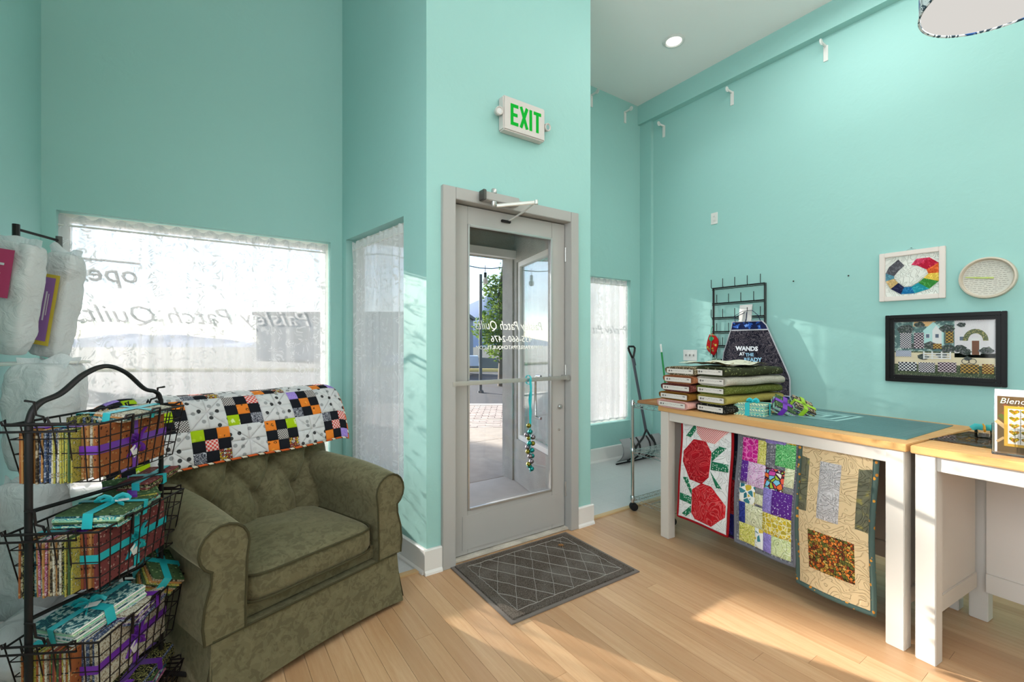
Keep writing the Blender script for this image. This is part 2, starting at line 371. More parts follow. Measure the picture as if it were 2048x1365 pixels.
# baseboards
def baseboard(name, P0, P1, side=1, h=.14, th=.018):
    P0, P1 = Vector(P0), Vector(P1); d = (P1-P0); L_ = d.length; d.normalize(); n = Vector((d.y, -d.x))*side
    b = MB(); prof = [(0, 0), (.028, 0), (.026, .012), (th, .024), (th, h-.006), (th-.006, h), (0, h)]
    b.prism(prof, lambda a, z: (P0.x+n.x*a, P0.y+n.y*a, z), lambda a, z: (P1.x+n.x*a, P1.y+n.y*a, z)); return struct(b.done(name, M_TRIM))
baseboard('baseboard_left', CL, pL, -1)
baseboard('baseboard_door_left', (CL[0]-.018, 2.38), (1.131, 2.38))
baseboard('baseboard_door_right', (2.176, 2.38), (CR[0]+.018, 2.38))
baseboard('baseboard_far_right', pR, (4.258, YF), h=.155)
baseboard('baseboard_far_left', (XL, YF), pL, h=.155)
baseboard('baseboard_right', (XR, 3.4), (XR, -5.5), h=.155)
baseboard('baseboard_wall_left', (XL, -5.5), (XL, YF), h=.155)
# ------------------------------------------------------------ windows with frames and panes
def window(name, P0, P1, z0, z1, depth, mframe=M_WFRAME, side=1, fw=.045, mull=()):
    P0, P1 = Vector(P0), Vector(P1); d = P1-P0; Ln = d.length; d.normalize(); n = Vector((-d.y, d.x))*side
    b = MB(); R = Matrix(((d.x, n.x, 0), (d.y, n.y, 0), (0, 0, 1)))
    def at(s, z, q=0): p = P0+d*s+n*(depth+q); return (p.x, p.y, z)
    for s0, s1, a0, a1 in [(0, fw, z0, z1), (Ln-fw, Ln, z0, z1), (fw, Ln-fw, z0, z0+fw), (fw, Ln-fw, z1-fw, z1)]+[(m-.02, m+.02, z0+fw, z1-fw) for m in mull]:
        b.box(at((s0+s1)/2, (a0+a1)/2), (s1-s0, .05, a1-a0), R)
    o = struct(b.done(name, mframe))
    b = MB(); b.box(at(Ln/2, (z0+z1)/2, .004), (Ln-2*fw, .006, z1-z0-2*fw), R); b.done('pane', M_GLASS, o)
    return o
win1 = window('window_1', (XL+.06, YF), (.79, YF), .40, 2.055, .10)
win2 = window('window_2', on_ret(CL, SL, 2.635), on_ret(CL, SL, 3.49), .39, 2.072, .10, side=-1)
win3 = window('window_3', (2.95, YF), (4.10, YF), .41, 2.03, .10)
win4 = window('window_4', on_ret(CR, SR, 2.60), on_ret(CR, SR, 3.46), .40, 2.06, .105)
added_win = window('added_window', (XL, -2.1), (XL, 1.6), .9, 3.0, .08, mull=(1.85,))  # unseen window, added as a frame for the side fill light
# ------------------------------------------------------------ lace curtains
def curtain(label, P0, P1, z0, z1, off, side=1, folds=22, amp=.012, m=M_LACE, seed=1, scal=None, name='lace_curtain'):
    P0, P1 = Vector(P0), Vector(P1); d = P1-P0; Ln = d.length; d.normalize(); n = Vector((-d.y, d.x))*side
    root = thing(name, label, 'curtain', (P0.x+d.x*Ln/2, P0.y+d.y*Ln/2, z0)); base = Vector((P0.x+d.x*Ln/2, P0.y+d.y*Ln/2, z0))
    r = random.Random(seed); ph = [r.uniform(0, 6.28) for _ in range(5)]; zr = z1-.055
    def S(u, v):
        z = z0+(z1-z0)*v; s = u*Ln
        w = math.sin(u*folds*2*PI+ph[0]+1.3*math.sin(u*9+ph[1]))*(.6+.4*math.sin(u*17+ph[2]))
        k = amp*(1.0-.45*v); q = w*k+.004*math.sin(u*folds*5.1+ph[3])
        if z > zr-.03: q = .006*math.sin(u*folds*9+ph[4])+w*amp*.3
        zz = z + (.009*math.sin(u*Ln*70+ph[3]) if v > .999 else 0) + (.012*abs(math.sin(u*Ln*26)) if v < .001 else 0)
        p = P0+d*s+n*(off+q); return Vector((p.x, p.y, zz))-base
    b = MB(); b.grid(S, int(max(60, Ln*150)), 26, lambda a, c: (a*Ln*1.25, c*(z1-z0)))
    b.done('net', m, root, smooth='all', norm=False)
    b = MB()
    a = P0+n*off; e = P1+n*off; b.tube([Vector((a.x, a.y, zr))-base, Vector((e.x, e.y, zr))-base], .006, 8); b.done('curtain_rod', M_TRIM, root)
    if scal:      # scalloped lace border down one side
        b = MB(); s0 = Ln if scal > 0 else 0
        def B(u, v):
            z = z0+.02+(zr-z0-.02)*v; wd = .022+.018*abs(math.sin(v*(z1-z0)*26)); p = P0+d*(s0-scal*wd*u)+n*(off-.012); return Vector((p.x, p.y, z))-base
        b.grid(B, 3, 120, lambda a, c: (a*.05, c*(z1-z0))); b.done('scalloped_border', M_LACE2, root, norm=False)
    return root
curtain('wide white lace curtain over the broad window behind the olive armchair', (XL+.012, YF), (.765, YF), .395, 2.035, .045, folds=14, seed=3, scal=1)
curtain('narrow white lace curtain on the side window left of the door', on_ret(CL, SL, 2.645), on_ret(CL, SL, 3.47), .405, 2.05, .045, -1, 9, .014, M_LACE2, 5)
curtain('white lace curtain on the far window behind the wire cart', (2.952, YF), (4.085, YF), .425, 2.02, .045, folds=9, seed=8, scal=1, m=M_LACE3)
curtain('white lace curtain seen from outside through the door glass', on_ret(CR, SR, 2.62), on_ret(CR, SR, 3.44), .42, 2.03, .035, 1, 8, .012, M_LACE2, 9)
# lettering on the panes (readable from the street, so mirrored in here)
M_LGREY = plain('grey_vinyl_letters', (158, 158, 160), .6); M_LWHT = plain('white_vinyl_letters', (236, 236, 230), .6)
def streettext(s, size, x, y, z, parent, m, shear=.3, sx=1, bold=0, nm='lettering'):
    return text(nm, s, size, m, parent, frame((x, y, z), (-1, 0, 0), (0, 0, 1)), shear, .0005, sx=sx, bold=bold)
streettext('Paisley Patch Quilts', .155, .02, YF+.092, 1.475, win1, M_LGREY, .35, 1.06)
streettext('Paisley Patch Quilts', .135, 3.55, YF+.092, 1.46, win3, M_LGREY, .35)
# ------------------------------------------------------------ entrance door
b = MB()
for a in (((1.131, 2.355, 0), (1.215, 2.51, 2.209)), ((2.105, 2.355, 0), (2.176, 2.51, 2.209)), ((1.215, 2.355, 2.139), (2.105, 2.51, 2.209)), ((1.215, 2.47, 0), (1.235, 2.50, 2.139)), ((2.085, 2.47, 0), (2.105, 2.50, 2.139)), ((1.215, 2.47, 2.12), (2.105, 2.50, 2.139))): b.span(*a, bev=.003)
struct(b.done('trim_7', M_GREYM))
b = MB(); b.span((1.20, 2.385, .001), (2.12, 2.50, .016), bev=.004); struct(b.done('trim_8', plain('worn_threshold', (196, 190, 178), .6, bump=.6, bscale=60, vary=.25)))
b = MB()
for a in (((1.219, 2.42, .022), (1.327, 2.464, 2.132)), ((1.986, 2.42, .022), (2.100, 2.464, 2.132)), ((1.3275, 2.4205, .022), (1.9855, 2.4635, .285)), ((1.3275, 2.4205, 2.023), (1.9855, 2.4635, 2.132))): b.span(*a, bev=.002)
door = struct(b.done('door_1', M_GREYM)); dm = M_GREYM
b = MB()
for a in (((1.327, 2.412, .285), (1.339, 2.43, 2.023)), ((1.974, 2.412, .285), (1.986, 2.43, 2.023)), ((1.339, 2.412, .285), (1.974, 2.43, .297)), ((1.339, 2.412, 2.011), (1.974, 2.43, 2.023))): b.span(*a, bev=.003)
b.done('glazing_bead', M_ALU, door)
b = MB(); b.span((1.33, 2.438, .287), (1.984, 2.446, 2.021)); pane = b.done('pane', M_GLASS, door)
b = MB(); b.span((1.29, 2.4165, .05), (2.03, 2.4200, .255), bev=.001); b.done('kick_plate', M_GREYM, door)
b = MB(); b.box((1.64, 2.366, 1.063), (.905, .02, .026), bev=.005); 
for x in (1.205, 2.078): b.box((x, 2.385, 1.063), (.03, .065, .034), bev=.004)
b.done('push_bar', M_ALU, door)
b = MB(); b.tube([(1.93, 2.47, 1.07), (1.93, 2.52, 1.07), (1.93, 2.535, 1.05), (1.93, 2.535, .80), (1.93, 2.52, .78), (1.93, 2.47, .78)], .010, 10); b.done('pull_handle', M_CHROME, door, True)
b = MB(); b.lathe([(.017, 0), (.017, .012), (.012, .018), (0, .018)], (2.052, 2.42, .86), (0, -1, 0), 16); b.box((2.052, 2.395, .86), (.006, .014, .022), bev=.001); b.done('thumb_turn', M_CHROME, door, True)
b = MB(); b.lathe([(.008, 0), (.008, .006), (0, .008)], (2.047, 2.42, .70), (0, -1, 0), 12); b.done('screw', M_CHROME, door, True)
for z in (.28, 1.10, 1.92):
    b = MB(); b.tube([(2.103, 2.412, z-.05), (2.103, 2.412, z+.05)], .008, 10); b.done('hinge', M_ALU, door, True)
def dtext(s, size, x, z, shear, sx=1): return text('lettering', s, size, M_LWHT, door, frame((x, 2.449, z), (-1, 0, 0), (0, 0, 1)), shear, .0004, sx=sx)
dtext('Paisley Patch Quilts', .082, 1.665, 1.412, .35, .82); dtext('435-660-2476', .058, 1.675, 1.326, .15); dtext('WWW.PAISLEYPATCHQUILTS.COM', .034, 1.665, 1.272, 0, .98)
# closer: body on the head casing, folding arm to the leaf
b = MB(); b.box((1.50, 2.325, 2.178), (.26, .05, .05), bev=.004); clo = b.done('closer_body', M_GREYM, door)
b = MB(); b.box((1.372, 2.315, 2.178), (.022, .055, .06), bev=.003); b.done('closer_end_cap', plain('dark_pewter', (96, 95, 92), .4, .8), clo)
b = MB(); b.lathe([(.018, 0), (.018, .02), (.012, .028), (0, .028)], (1.45, 2.315, 2.203), (0, 0, 1), 16); b.done('spindle', M_ALU, clo, True)
b = MB(); b.lathe([(.018, 0), (.018, -.02), (.012, -.03), (0, -.03)], (1.45, 2.315, 2.153), (0, 0, 1), 16); b.done('spindle', M_ALU, clo, True)
b = MB(); b.tube([(1.46, 2.30, 2.128), (1.66, 2.17, 2.15)], .011, 8, ry=.004); b.tube([(1.66, 2.17, 2.155), (1.655, 2.30, 2.12), (1.62, 2.41, 2.085)], .006, 8); b.lathe([(.012, -.012), (.012, .012)], (1.66, 2.17, 2.15), seg=12); b.done('closer_arm', plain('bright_steel', (222, 222, 218), .3, .6), door, True)
b = MB(); b.box((1.60, 2.41, 2.078), (.07, .016, .016), bev=.003); b.done('arm_shoe', M_BLACK, door)

# jingle bells on a ribbon, hung from the push bar
bells = thing('bell_strand', 'strand of teal, olive and pewter jingle bells on teal ribbon hung from door push bar', 'bells', (1.745, 2.345, .46))
M_RIB = plain('teal_ribbon', (38, 176, 184), .35, 0, .5)
b = MB(); b.grid(lambda u, v: Vector((-.008+.016*u+.004*math.sin(v*9), .004*math.sin(v*14), .31+.30*v)), 2, 24); b.grid(lambda u, v: Vector((-.012+.016*u-.004*math.sin(v*7), -.008, .33+.27*v)), 2, 24)
b.tube([(0.016*math.cos(a)*.0, .021-.03*math.cos(a), .603+.03*math.sin(a)) for a in [i*2*PI/16 for i in range(16)]], .006, 6, True, ry=.002); b.tube([(0, 0, .31), (0, 0, .01)], .003, 6); b.done('ribbon', M_RIB, bells)
bm_ = {'t': plain('teal_bell', (28, 130, 126), .25, .7), 'o': plain('olive_bell', (118, 112, 40), .25, .7), 'p': plain('pewter_bell', (120, 112, 118), .25, .8)}
for k, (x, y, z, c) in enumerate([(-.012, 0, .31, 'o'), (-.01, -.012, .272, 't'), (-.02, .012, .25, 'p'), (.022, .0, .232, 'p'), (.0, .014, .226, 'o'), (-.014, -.01, .198, 't'), (.020, .0, .192, 'o'), (-.012, .012, .170, 'p'), (.004, -.014, .152, 't'), (-.010, .012, .140, 'o'), (-.008, -.008, .114, 'p'), (.018, .004, .110, 't'), (.002, -.01, .08, 'p'), (-.010, .004, .062, 'o'), (.0, .010, .048, 't'), (.008, -.004, .030, 't')]):
    b = MB(); r_ = .0155; b.lathe([(r_*math.sin(a)+.0004, -r_*math.cos(a)) for a in [i*PI/10 for i in range(11)]], seg=16, cap=False); b.lathe([(r_*1.04, -.0015), (r_*1.1, 0), (r_*1.04, .0015)], seg=16); b.tube([(-.009, 0, -.0135), (.009, 0, -.0135)], .0022, 6); b.done('bell', bm_[c], bells, True, loc=(x, y, z))

# door mat with raised diamond ribs
def matm():
    t = NT('mat_pile'); v = t.coord(); f = t.noise(v, 170, 3, .6).outputs[0]; g = t.noise(v, 5, 3).outputs[0]
    c = t.mix(t.ramp(f, [(.35, 0), (.7, 1)]), (60, 53, 47), (112, 103, 94)); c = t.mix(t.ramp(g, [(.45, 0), (.75, .4)]), c, (136, 132, 126)); return t.out(t.bsdf(c, .95, 0, .1, f, .9, .006))
mt = thing('door_mat', 'dark grey doormat with pale diamond lines in front of the door', 'doormat', (1.615, 2.04, 0), math.radians(-.6))
b = MB(); b.box((0, 0, .0035), (.875, .645, .007), bev=.002); b.done('rubber_border', plain('grey_rubber', (112, 104, 98), .7), mt)
b = MB(); b.box((0, 0, .0085), (.835, .605, .008), bev=.003); b.done('pile', matm(), mt)
b = MB(); gw, gh = .36, .255; rr_ = random.Random(4)
def groove(p, q, n=10):
    pts = [(p[0]+(q[0]-p[0])*i/n+rr_.uniform(-.0035, .0035), p[1]+(q[1]-p[1])*i/n+rr_.uniform(-.0035, .0035), .0125) for i in range(n+1)]; b.tube(pts, .0026, 5, ry=.0014)
for p, q in (((-gw, -gh), (gw, -gh)), ((gw, -gh), (gw, gh)), ((gw, gh), (-gw, gh)), ((-gw, gh), (-gw, -gh))): groove(p, q, 30)
for k in range(-7, 8):
    for sgn in (1, -1):
        x0 = k*.12; x1 = x0+sgn*.33; p, q = [x0, -gh], [x1, gh]
        def clipx(p, q, X):
            t_ = (X-p[0])/(q[0]-p[0]); return [X, p[1]+(q[1]-p[1])*t_]
        if max(p[0], q[0]) < -gw+.01 or min(p[0], q[0]) > gw-.01: continue
        for X in (-gw, gw):
            if (p[0]-X)*(q[0]-X) < 0:
                if abs(p[0]) > gw and (p[0]*X > 0): p = clipx(p, q, X)
                elif abs(q[0]) > gw and (q[0]*X > 0): q = clipx(p, q, X)
        if abs(p[0]) <= gw+.001 and abs(q[0]) <= gw+.001: groove(p, q)
b.done('diamond_line', plain('pale_grey_rib', (150, 146, 140), .8), mt)
# fallen leaf
b = MB(); pts = [(0, -.022), (.008, -.008), (.024, -.014), (.018, .0), (.028, .010), (.012, .010), (.012, .026), (.002, .016), (-.008, .028), (-.009, .010), (-.026, .012), (-.015, 0), (-.022, -.013), (-.007, -.008)]
c0 = b.bm.verts.new((0, 0, .002)); vv = [b.bm.verts.new((x*.8, y*.8, .004+.006*(i % 2))) for i, (x, y) in enumerate(pts)]
for i in range(len(vv)): b.face([c0, vv[i], vv[(i+1) % len(vv)]])
b.tube([(0, -.016, .003), (.003, -.034, .002)], .0008, 5)
tag(b.done('fallen_leaf', plain('dry_leaf', (150, 108, 66), .7), loc=(1.877, 2.197, .0125)), 'small dry brown maple leaf lying on the doormat', 'leaf')

# ------------------------------------------------------------ exit sign over the door
ex = thing('exit_sign', 'white exit sign with green lit letters on the wall above the door', 'exit sign', (1.685, 2.38, 2.722))
M_SIGN = plain('sign_white', (206, 200, 196), .45)
b = MB(); b.box((0, -.03, 0), (.325, .06, .213), bev=.008); b.done('housing', M_SIGN, ex)
MG = emis('green_glow', (30, 190, 60), .95)
b = MB(); zz = -.0605
def bar(p, q, wd=.021):
    p, q = Vector((p[0], zz, p[1])), Vector((q[0], zz, q[1])); d = (q-p); L_ = d.length; d.normalize(); R = Matrix(((d.x, 0, -d.z), (0, 1, 0), (d.z, 0, d.x))); b.box((p+q)/2, (L_, .002, wd), R)
h_ = .066
for p, q in [((-.1, -h_), (-.1, h_)), ((-.1, h_-.0105), (-.052, h_-.0105)), ((-.1, 0), (-.058, 0)), ((-.1, -h_+.0105), (-.052, -h_+.0105)), ((-.032, -h_), (.016, h_)), ((.016, -h_), (-.032, h_)), ((.045, -h_), (.045, h_)), ((.098, -h_), (.098, h_)), ((.068, h_-.0105), (.128, h_-.0105))]: bar(p, q)
b.done('exit_letters', MG, ex)
for s_ in (-1, 1):
    b = MB(); c = (s_*.188, -.045, .0 if s_ < 0 else -.0); b.lathe([(.012, -.03), (.024, -.018), (.026, .012), (.022, .016), (.010, .004), (0, .002)], c, (s_*.12, -1, -.15), 20); b.tube([(s_*.155, -.03, 0), (s_*.18, -.035, 0)], .008, 8)
    hd = b.done('lamp_head', M_SIGN, ex, True)
    b = MB(); b.lathe([(.017, .006), (.016, .010), (0, .010)], c, (s_*.12, -1, -.15), 16); b.done('reflector', M_CHROME, hd, True)

# ------------------------------------------------------------ ceiling lamp, pendant
rl = thing('recessed_light', 'round white recessed downlight lit in the ceiling', 'ceiling light', (3.584, 2.602, ZC))
b = MB(); b.lathe([(.068, 0), (.095, -.001), (.097, -.006), (.078, -.012), (.068, -.004)], seg=32, cap=False); b.done('trim_ring', M_TRIM, rl, True)
b = MB(); b.lathe([(.067, -.004), (0, -.005)], seg=32); b.done('lamp_lens', emis('lamp_lens', (255, 250, 240), 3.0), rl)
pl = bpy.data.lights.new('downlight', 'SPOT'); pl.energy = 25; pl.spot_size = 1.9; pl.spot_blend = 1; pl.shadow_soft_size = .07; q = bpy.data.objects.new('downlight', pl); COL.objects.link(q); q.location = (3.584, 2.602, 4.06)
PC = fr(1.80, 1.985, 2.70)
for lx, ly, le in ((PC.x, PC.y, 9), (1.2, -1.6, 16), (3.0, -3.6, 24)):  # drum pendant's own bulb, then two bare fills added to lift the ceiling
    q = bpy.data.lights.new('bulb_or_fill', 'POINT'); q.energy = le; q.color = (1, .97, .93); q.shadow_soft_size = .12; qo = bpy.data.objects.new('bulb_or_fill', q); COL.objects.link(qo); qo.location = (lx, ly, 2.88)
pd = thing('pendant_lamp', 'blue and white patterned drum pendant lamp cut off by the top right corner', 'pendant lamp', PC)
MSH = fabric('shade_print', 'swirl', [(226, 232, 236), (40, 62, 78)], 26); R_ = .275
def shadem():
    t = NT('drum_shade_print'); v = t.coord(); w_ = t.math('SINE', t.math('MULTIPLY', t.noise(v, 9, 1.5, 1).outputs[0], 70)); c = t.ramp(w_, [(.1, (222, 230, 234)), (.35, (46, 70, 84))])
    f = t.ramp(t.noise(v, 5, 1).outputs[0], [(.60, 0), (.64, 1)]); c = t.mix(f, c, (30, 84, 150)); return t.out(t.bsdf(c, .8))
MSH = shadem()
b = MB(); b.lathe([(R_, 0), (R_, .26), (R_-.004, .26), (R_-.004, 0)], seg=64, cap=False); b.tube([(R_*math.cos(a), R_*math.sin(a), .002) for a in [i*2*PI/64 for i in range(64)]], .0035, 6, True); b.done('lamp_shade', MSH, pd, True)
b = MB(); b.lathe([(R_-.006, .006), (R_-.03, .002), (0, .0)], seg=64, cap=False); b.done('diffuser', emis('acrylic_diffuser', (232, 228, 222), .92), pd, True)
b = MB(); b.tube([(0, 0, .26), (0, 0, ZC-PC.z-.03)], .004, 8); b.done('cord', M_TRIM, pd); b = MB(); b.lathe([(.06, 0), (.055, -.02), (.02, -.03)], (0, 0, ZC-PC.z), seg=24); b.done('canopy', M_TRIM, pd, True)
b = MB()
for k in range(3): a = k*2.094; b.tube([(0, 0, .255), (R_*.985*math.cos(a), R_*.985*math.sin(a), .255)], .003, 6)
b.done('spider', M_TRIM, pd)
# ------------------------------------------------------------ curtain-rod brackets left on the walls
br = None
for label, x, y, z, rz in (('white hook bracket on the right wall nearest the far corner', XR, 3.253, 3.70, 0), ('white hook bracket second from the far corner on the right wall', XR, 2.455, 3.715, 0), ('white hook bracket on the right wall closest to the drum pendant', XR, 1.645, 3.73, 0),
        ('white hook bracket on the far wall beside the ceiling corner', 4.00, YF, 3.90, PI/2), ('white hook bracket on the far wall half hidden by the door wall edge', 3.47, YF, 3.93, PI/2)):
    if br is None:
        br = thing('rod_bracket', label, 'bracket', (x, y, z), rz, 'empty rod brackets along the top of the walls')
        b = MB(); b.box((-.004, 0, -.01), (.008, .034, .13), bev=.002); b.done('back_plate', M_TRIM, br)
        b = MB(); b.box((-.045, 0, .052), (.09, .012, .02), bev=.002); b.done('arm', M_TRIM, br)
        b = MB(); b.lathe([(.024, -.004), (.026, 0), (.024, .004)], (-.092, 0, .055), (0, 1, 0), 20); b.tube([(-.092+.02*math.cos(a), 0, .055+.02*math.sin(a)) for a in [PI*.0+i*PI/8 for i in range(9)]], .005, 6); b.done('hook', M_TRIM, br, True)
    else:
        c = dup_tree(br, label); c.location = (x, y, z); c.rotation_euler = (0, 0, rz)
# ------------------------------------------------------------ wall plates, nails
def plate(label, y, z, w_, h_, kind):
    r = thing('wall_plate', label, 'wall plate', (XR, y, z)); b = MB(); b.box((-.003, 0, 0), (.006, w_, h_), bev=.002); b.done('plate', M_TRIM, r)
    if kind == 'outlet':
        for dz in (-.02, .02):
            b = MB(); b.box((-.0065, 0, dz), (.003, .034, .028), bev=.004); s = b.done('socket', M_TRIM, r)
            b = MB(); b.box((-.0082, -.006, dz), (.001, .002, .009)); b.box((-.0082, .006, dz), (.001, .002, .009)); b.done('slot', M_BLKPL, s)
    else:
        for dy in (-.046, 0, .046): b = MB(); b.box((-.011, dy, 0), (.012, .010, .022), bev=.002); b.done('toggle', plain('grey_toggle', (150, 148, 146), .5), r)
plate('white socket plate high on the right wall', 2.643, 2.57, .072, .116, 'outlet')
plate('white triple light switch plate left of the hook rack', 2.92, 1.172, .165, .116, 'switch')
for y, z, l in ((1.893, 1.846, 'tiny nail in the right wall just above the hook rack corner'), (1.482, 1.844, 'tiny nail in the right wall between hook rack and white frame')):
    b = MB(); b.lathe([(.006, 0), (.006, -.003), (.002, -.004), (.002, .0)], (-.008, 0, 0), (1, 0, 0), 10); b.tube([(-.008, 0, 0), (0, 0, 0)], .0015, 6); tag(b.done('nail', plain('nail_steel', (80, 74, 70), .4, .8), loc=(XR, y, z)), l, 'nail')

# ------------------------------------------------------------ pictures and clock on the right wall; local x = toward the far corner(-Y is right in view)
def wallM(y, z, x=XR): return frame((x, y, z), (0, -1, 0), (0, 0, 1))   # local x runs to the viewer's right, local z out of the wall (-X)
def flat(b, poly, z, m): b.mat(m); b.face([b.bm.verts.new((x, y, z)) for x, y in poly])
def frame_parts(root, W, H, fw, th, m, inner=True):
    b = MB()
    for q in (((-W/2, -H/2), (-W/2+fw, H/2)), ((W/2-fw, -H/2), (W/2, H/2)), ((-W/2+fw, -H/2), (W/2-fw, -H/2+fw)), ((-W/2+fw, H/2-fw), (W/2-fw, H/2))): b.span((q[0][0], q[0][1], .001), (q[1][0], q[1][1], th), bev=.003)
    return b.done('frame', m, root)
wf = thing('picture_frame', 'white picture frame holding a rainbow wreath quilt block', 'picture', (XR, 1.091, 1.80)); wf.matrix_world = wallM(1.091, 1.80)
frame_parts(wf, .375, .365, .034, .022, plain('white_frame', (226, 216, 210), .5))
MQW = fabric('quilt_white', 'solid', [(226, 228, 222)], quilt=14)
b = MB(); b.box((0, 0, .004), (.312, .302, .006)); b.done('quilt_ground', MQW, wf)
cols = [(206, 60, 94), (190, 32, 62), (222, 96, 44), (238, 200, 84), (60, 138, 60), (40, 150, 168), (30, 112, 168), (34, 38, 74), (208, 176, 120), (84, 138, 158), (84, 84, 92)]
outer = [(.03, .115), (.10, .115), (.15, .07), (.15, .0), (.15, -.06), (.10, -.11), (.02, -.135), (-.06, -.135), (-.12, -.09), (-.15, -.03), (-.15, .03), (-.13, .075), (-.075, .125), (-.01, .14)]
inner = [(-.0, .075), (.035, .065), (.085, .03), (.095, 0), (.07, -.03), (.04, -.06), (0, -.085), (-.04, -.085), (-.075, -.05), (-.10, -.015), (-.10, .005), (-.075, .04), (-.04, .075), (-.02, .08)]
for i in range(12):
    c = cols[min(i, 10)]
    b = MB(); a, c1 = outer[i], outer[i+1]; e, f_ = inner[i], inner[i+1]
    b.prism([a, c1, f_, e], lambda x, y: (x, y, .007), lambda x, y: (x, y, .011)); b.done('wedge', fabric('wreath%d' % i, 'speckle', [c, tuple(min(255, q+26) for q in c)], 60, quilt=30), wf)
b = MB(); b.prism([(x*.9, y*.9-.002) for x, y in inner], lambda x, y: (x, y, .0072), lambda x, y: (x, y, .013)); b.done('centre_patch', MQW, wf)
b = MB(); b.tube([(-.03, .183, .01), (0, .20, .004), (.03, .183, .01)], .0012, 5); b.lathe([(.004, 0), (.004, .012)], (0, .20, 0), (0, 0, 1), 8); b.done('hanging_wire', M_CHROME, wf)

pf = thing('picture_frame', 'black beaded frame with a village garden scene full of quilts', 'picture', (XR, .925, 1.262)); pf.matrix_world = wallM(.925, 1.262)
MBF = plain('black_lacquer', (17, 16, 17), .42, 0, .25)
b = MB(); Wp, Hp = .63, .495
for a, (z0, z1), fw in ((0, (.001, .026), .026), (.026, (.001, .018), .026)):
    W2, H2 = Wp-2*a, Hp-2*a
    for q in (((-W2/2, -H2/2), (-W2/2+fw, H2/2)), ((W2/2-fw, -H2/2), (W2/2, H2/2)), ((-W2/2+fw, -H2/2), (W2/2-fw, -H2/2+fw)), ((-W2/2+fw, H2/2-fw), (W2/2-fw, H2/2))): b.span((q[0][0], q[0][1], z0), (q[1][0], q[1][1], z1), bev=.003)
b.done('frame', MBF, pf)
b = MB(); iw, ih = Wp/2-.052, Hp/2-.052
for x0, y0, x1, y1 in ((-iw, -ih, iw, -ih), (iw, -ih, iw, ih), (iw, ih, -iw, ih), (-iw, ih, -iw, -ih)):
    n = int(math.hypot(x1-x0, y1-y0)/.011)
    for k in range(n): b.box((x0+(x1-x0)*k/n, y0+(y1-y0)*k/n, .019), (.005, .005, .005))
stuff(b.done('bead_moulding', plain('bead_pewter', (86, 84, 84), .35, .5), pf))
# the print: flat shapes layered by fractions of a millimetre
P = MB(); fm = lambda nm, *a, **k: fabric(nm, *a, **k)
g_sky = fm('print_hill', 'speckle', [(101, 129, 129), (154, 181, 176), (201, 219, 211)], 40); g_lawn = fm('print_lawn', 'speckle', [(79, 91, 71), (119, 131, 101), (164, 159, 129)], 160); g_path = plain('print_path', (235, 221, 189), .6)
g_brick = fm('print_brick', 'speckle', [(234, 229, 234), (235, 235, 235), (201, 199, 206)], 260); g_roof = plain('print_roof', (235, 189, 134), .6); g_teal = plain('print_teal', (189, 229, 226), .6); g_white = plain('print_white', (235, 235, 235), .6)
g_door = plain('print_door', (131, 89, 69), .6); g_bush = fm('print_bush', 'speckle', [(71, 81, 76), (129, 124, 136), (106, 134, 96), (201, 181, 164)], 90); g_arch = fm('print_arch', 'speckle', [(101, 111, 86), (201, 189, 124), (151, 139, 134)], 130)
g_win = plain('print_window', (101, 114, 134), .5); g_dk = plain('print_dark', (69, 74, 76), .6)
def R2(x0, y0, x1, y1, z, m): flat(P, [(x0, y0), (x1, y0), (x1, y1), (x0, y1)], z, m)
zb = .0075; sx_, sy_ = iw/.26, ih/.19
R2(-iw, -ih, iw, ih, zb, g_sky); R2(-iw, -ih, iw, -.02, zb+.0003, g_lawn); R2(-iw, -.115, iw, -.03, zb+.0006, g_path)
R2(.065, -.06, iw, ih, zb+.0006, g_brick)
flat(P, [(-.155, .16), (-.06, .16), (-.03, ih), (-.15, ih)], zb+.0008, g_roof); flat(P, [(-.10, .02), (.01, .02), (.01, .13), (-.045, .19), (-.10, .13)], zb+.0009, g_teal); flat(P, [(-.05, .02), (.0, .02), (.0, .12), (-.03, .165), (-.05, .13)], zb+.0011, g_white)
for x, y in ((-.075, .09), (-.025, .09), (.10, .07), (.215, .07)): R2(x-.012, y-.016, x+.012, y+.016, zb+.0014, g_white); R2(x-.009, y-.013, x+.009, y+.013, zb+.0016, g_win)
for k in range(12):
    a0, a1 = PI*k/12, PI*(k+1)/12; c = (.168, .055); flat(P, [(c[0]+.062*math.cos(a0), c[1]+.08*math.sin(a0)), (c[0]+.062*math.cos(a1), c[1]+.08*math.sin(a1)), (c[0]+.036*math.cos(a1), c[1]+.05*math.sin(a1)), (c[0]+.036*math.cos(a0), c[1]+.05*math.sin(a0))], zb+.0018, g_arch)
R2(.145, -.04, .192, .075, zb+.0016, g_white); R2(.151, -.04, .186, .055, zb+.0018, g_door)
def blob(x, y, r, z, m, sq=.7):
    rr2 = random.Random(int(x*999+y*77)); flat(P, [(max(-iw, min(iw, x+r*(.8+.4*rr2.random())*math.cos(a))), y+r*sq*(.8+.4*rr2.random())*math.sin(a)) for a in [i*PI/8 for i in range(16)]], z, m)
for i, (x, y, r) in enumerate([(-.2, .14, .05), (-.12, .17, .03), (.03, .14, .04), (.03, .0, .04), (.09, .0, .035), (.22, -.01, .035), (.12, -.02, .03), (-.06, .02, .04), (-.16, .02, .03), (.0, -.045, .03), (-.1, -.06, .03), (.13, -.065, .02), (.1, .165, .022)]): blob(x, y, r, zb+.002+.0001*i, g_bush)
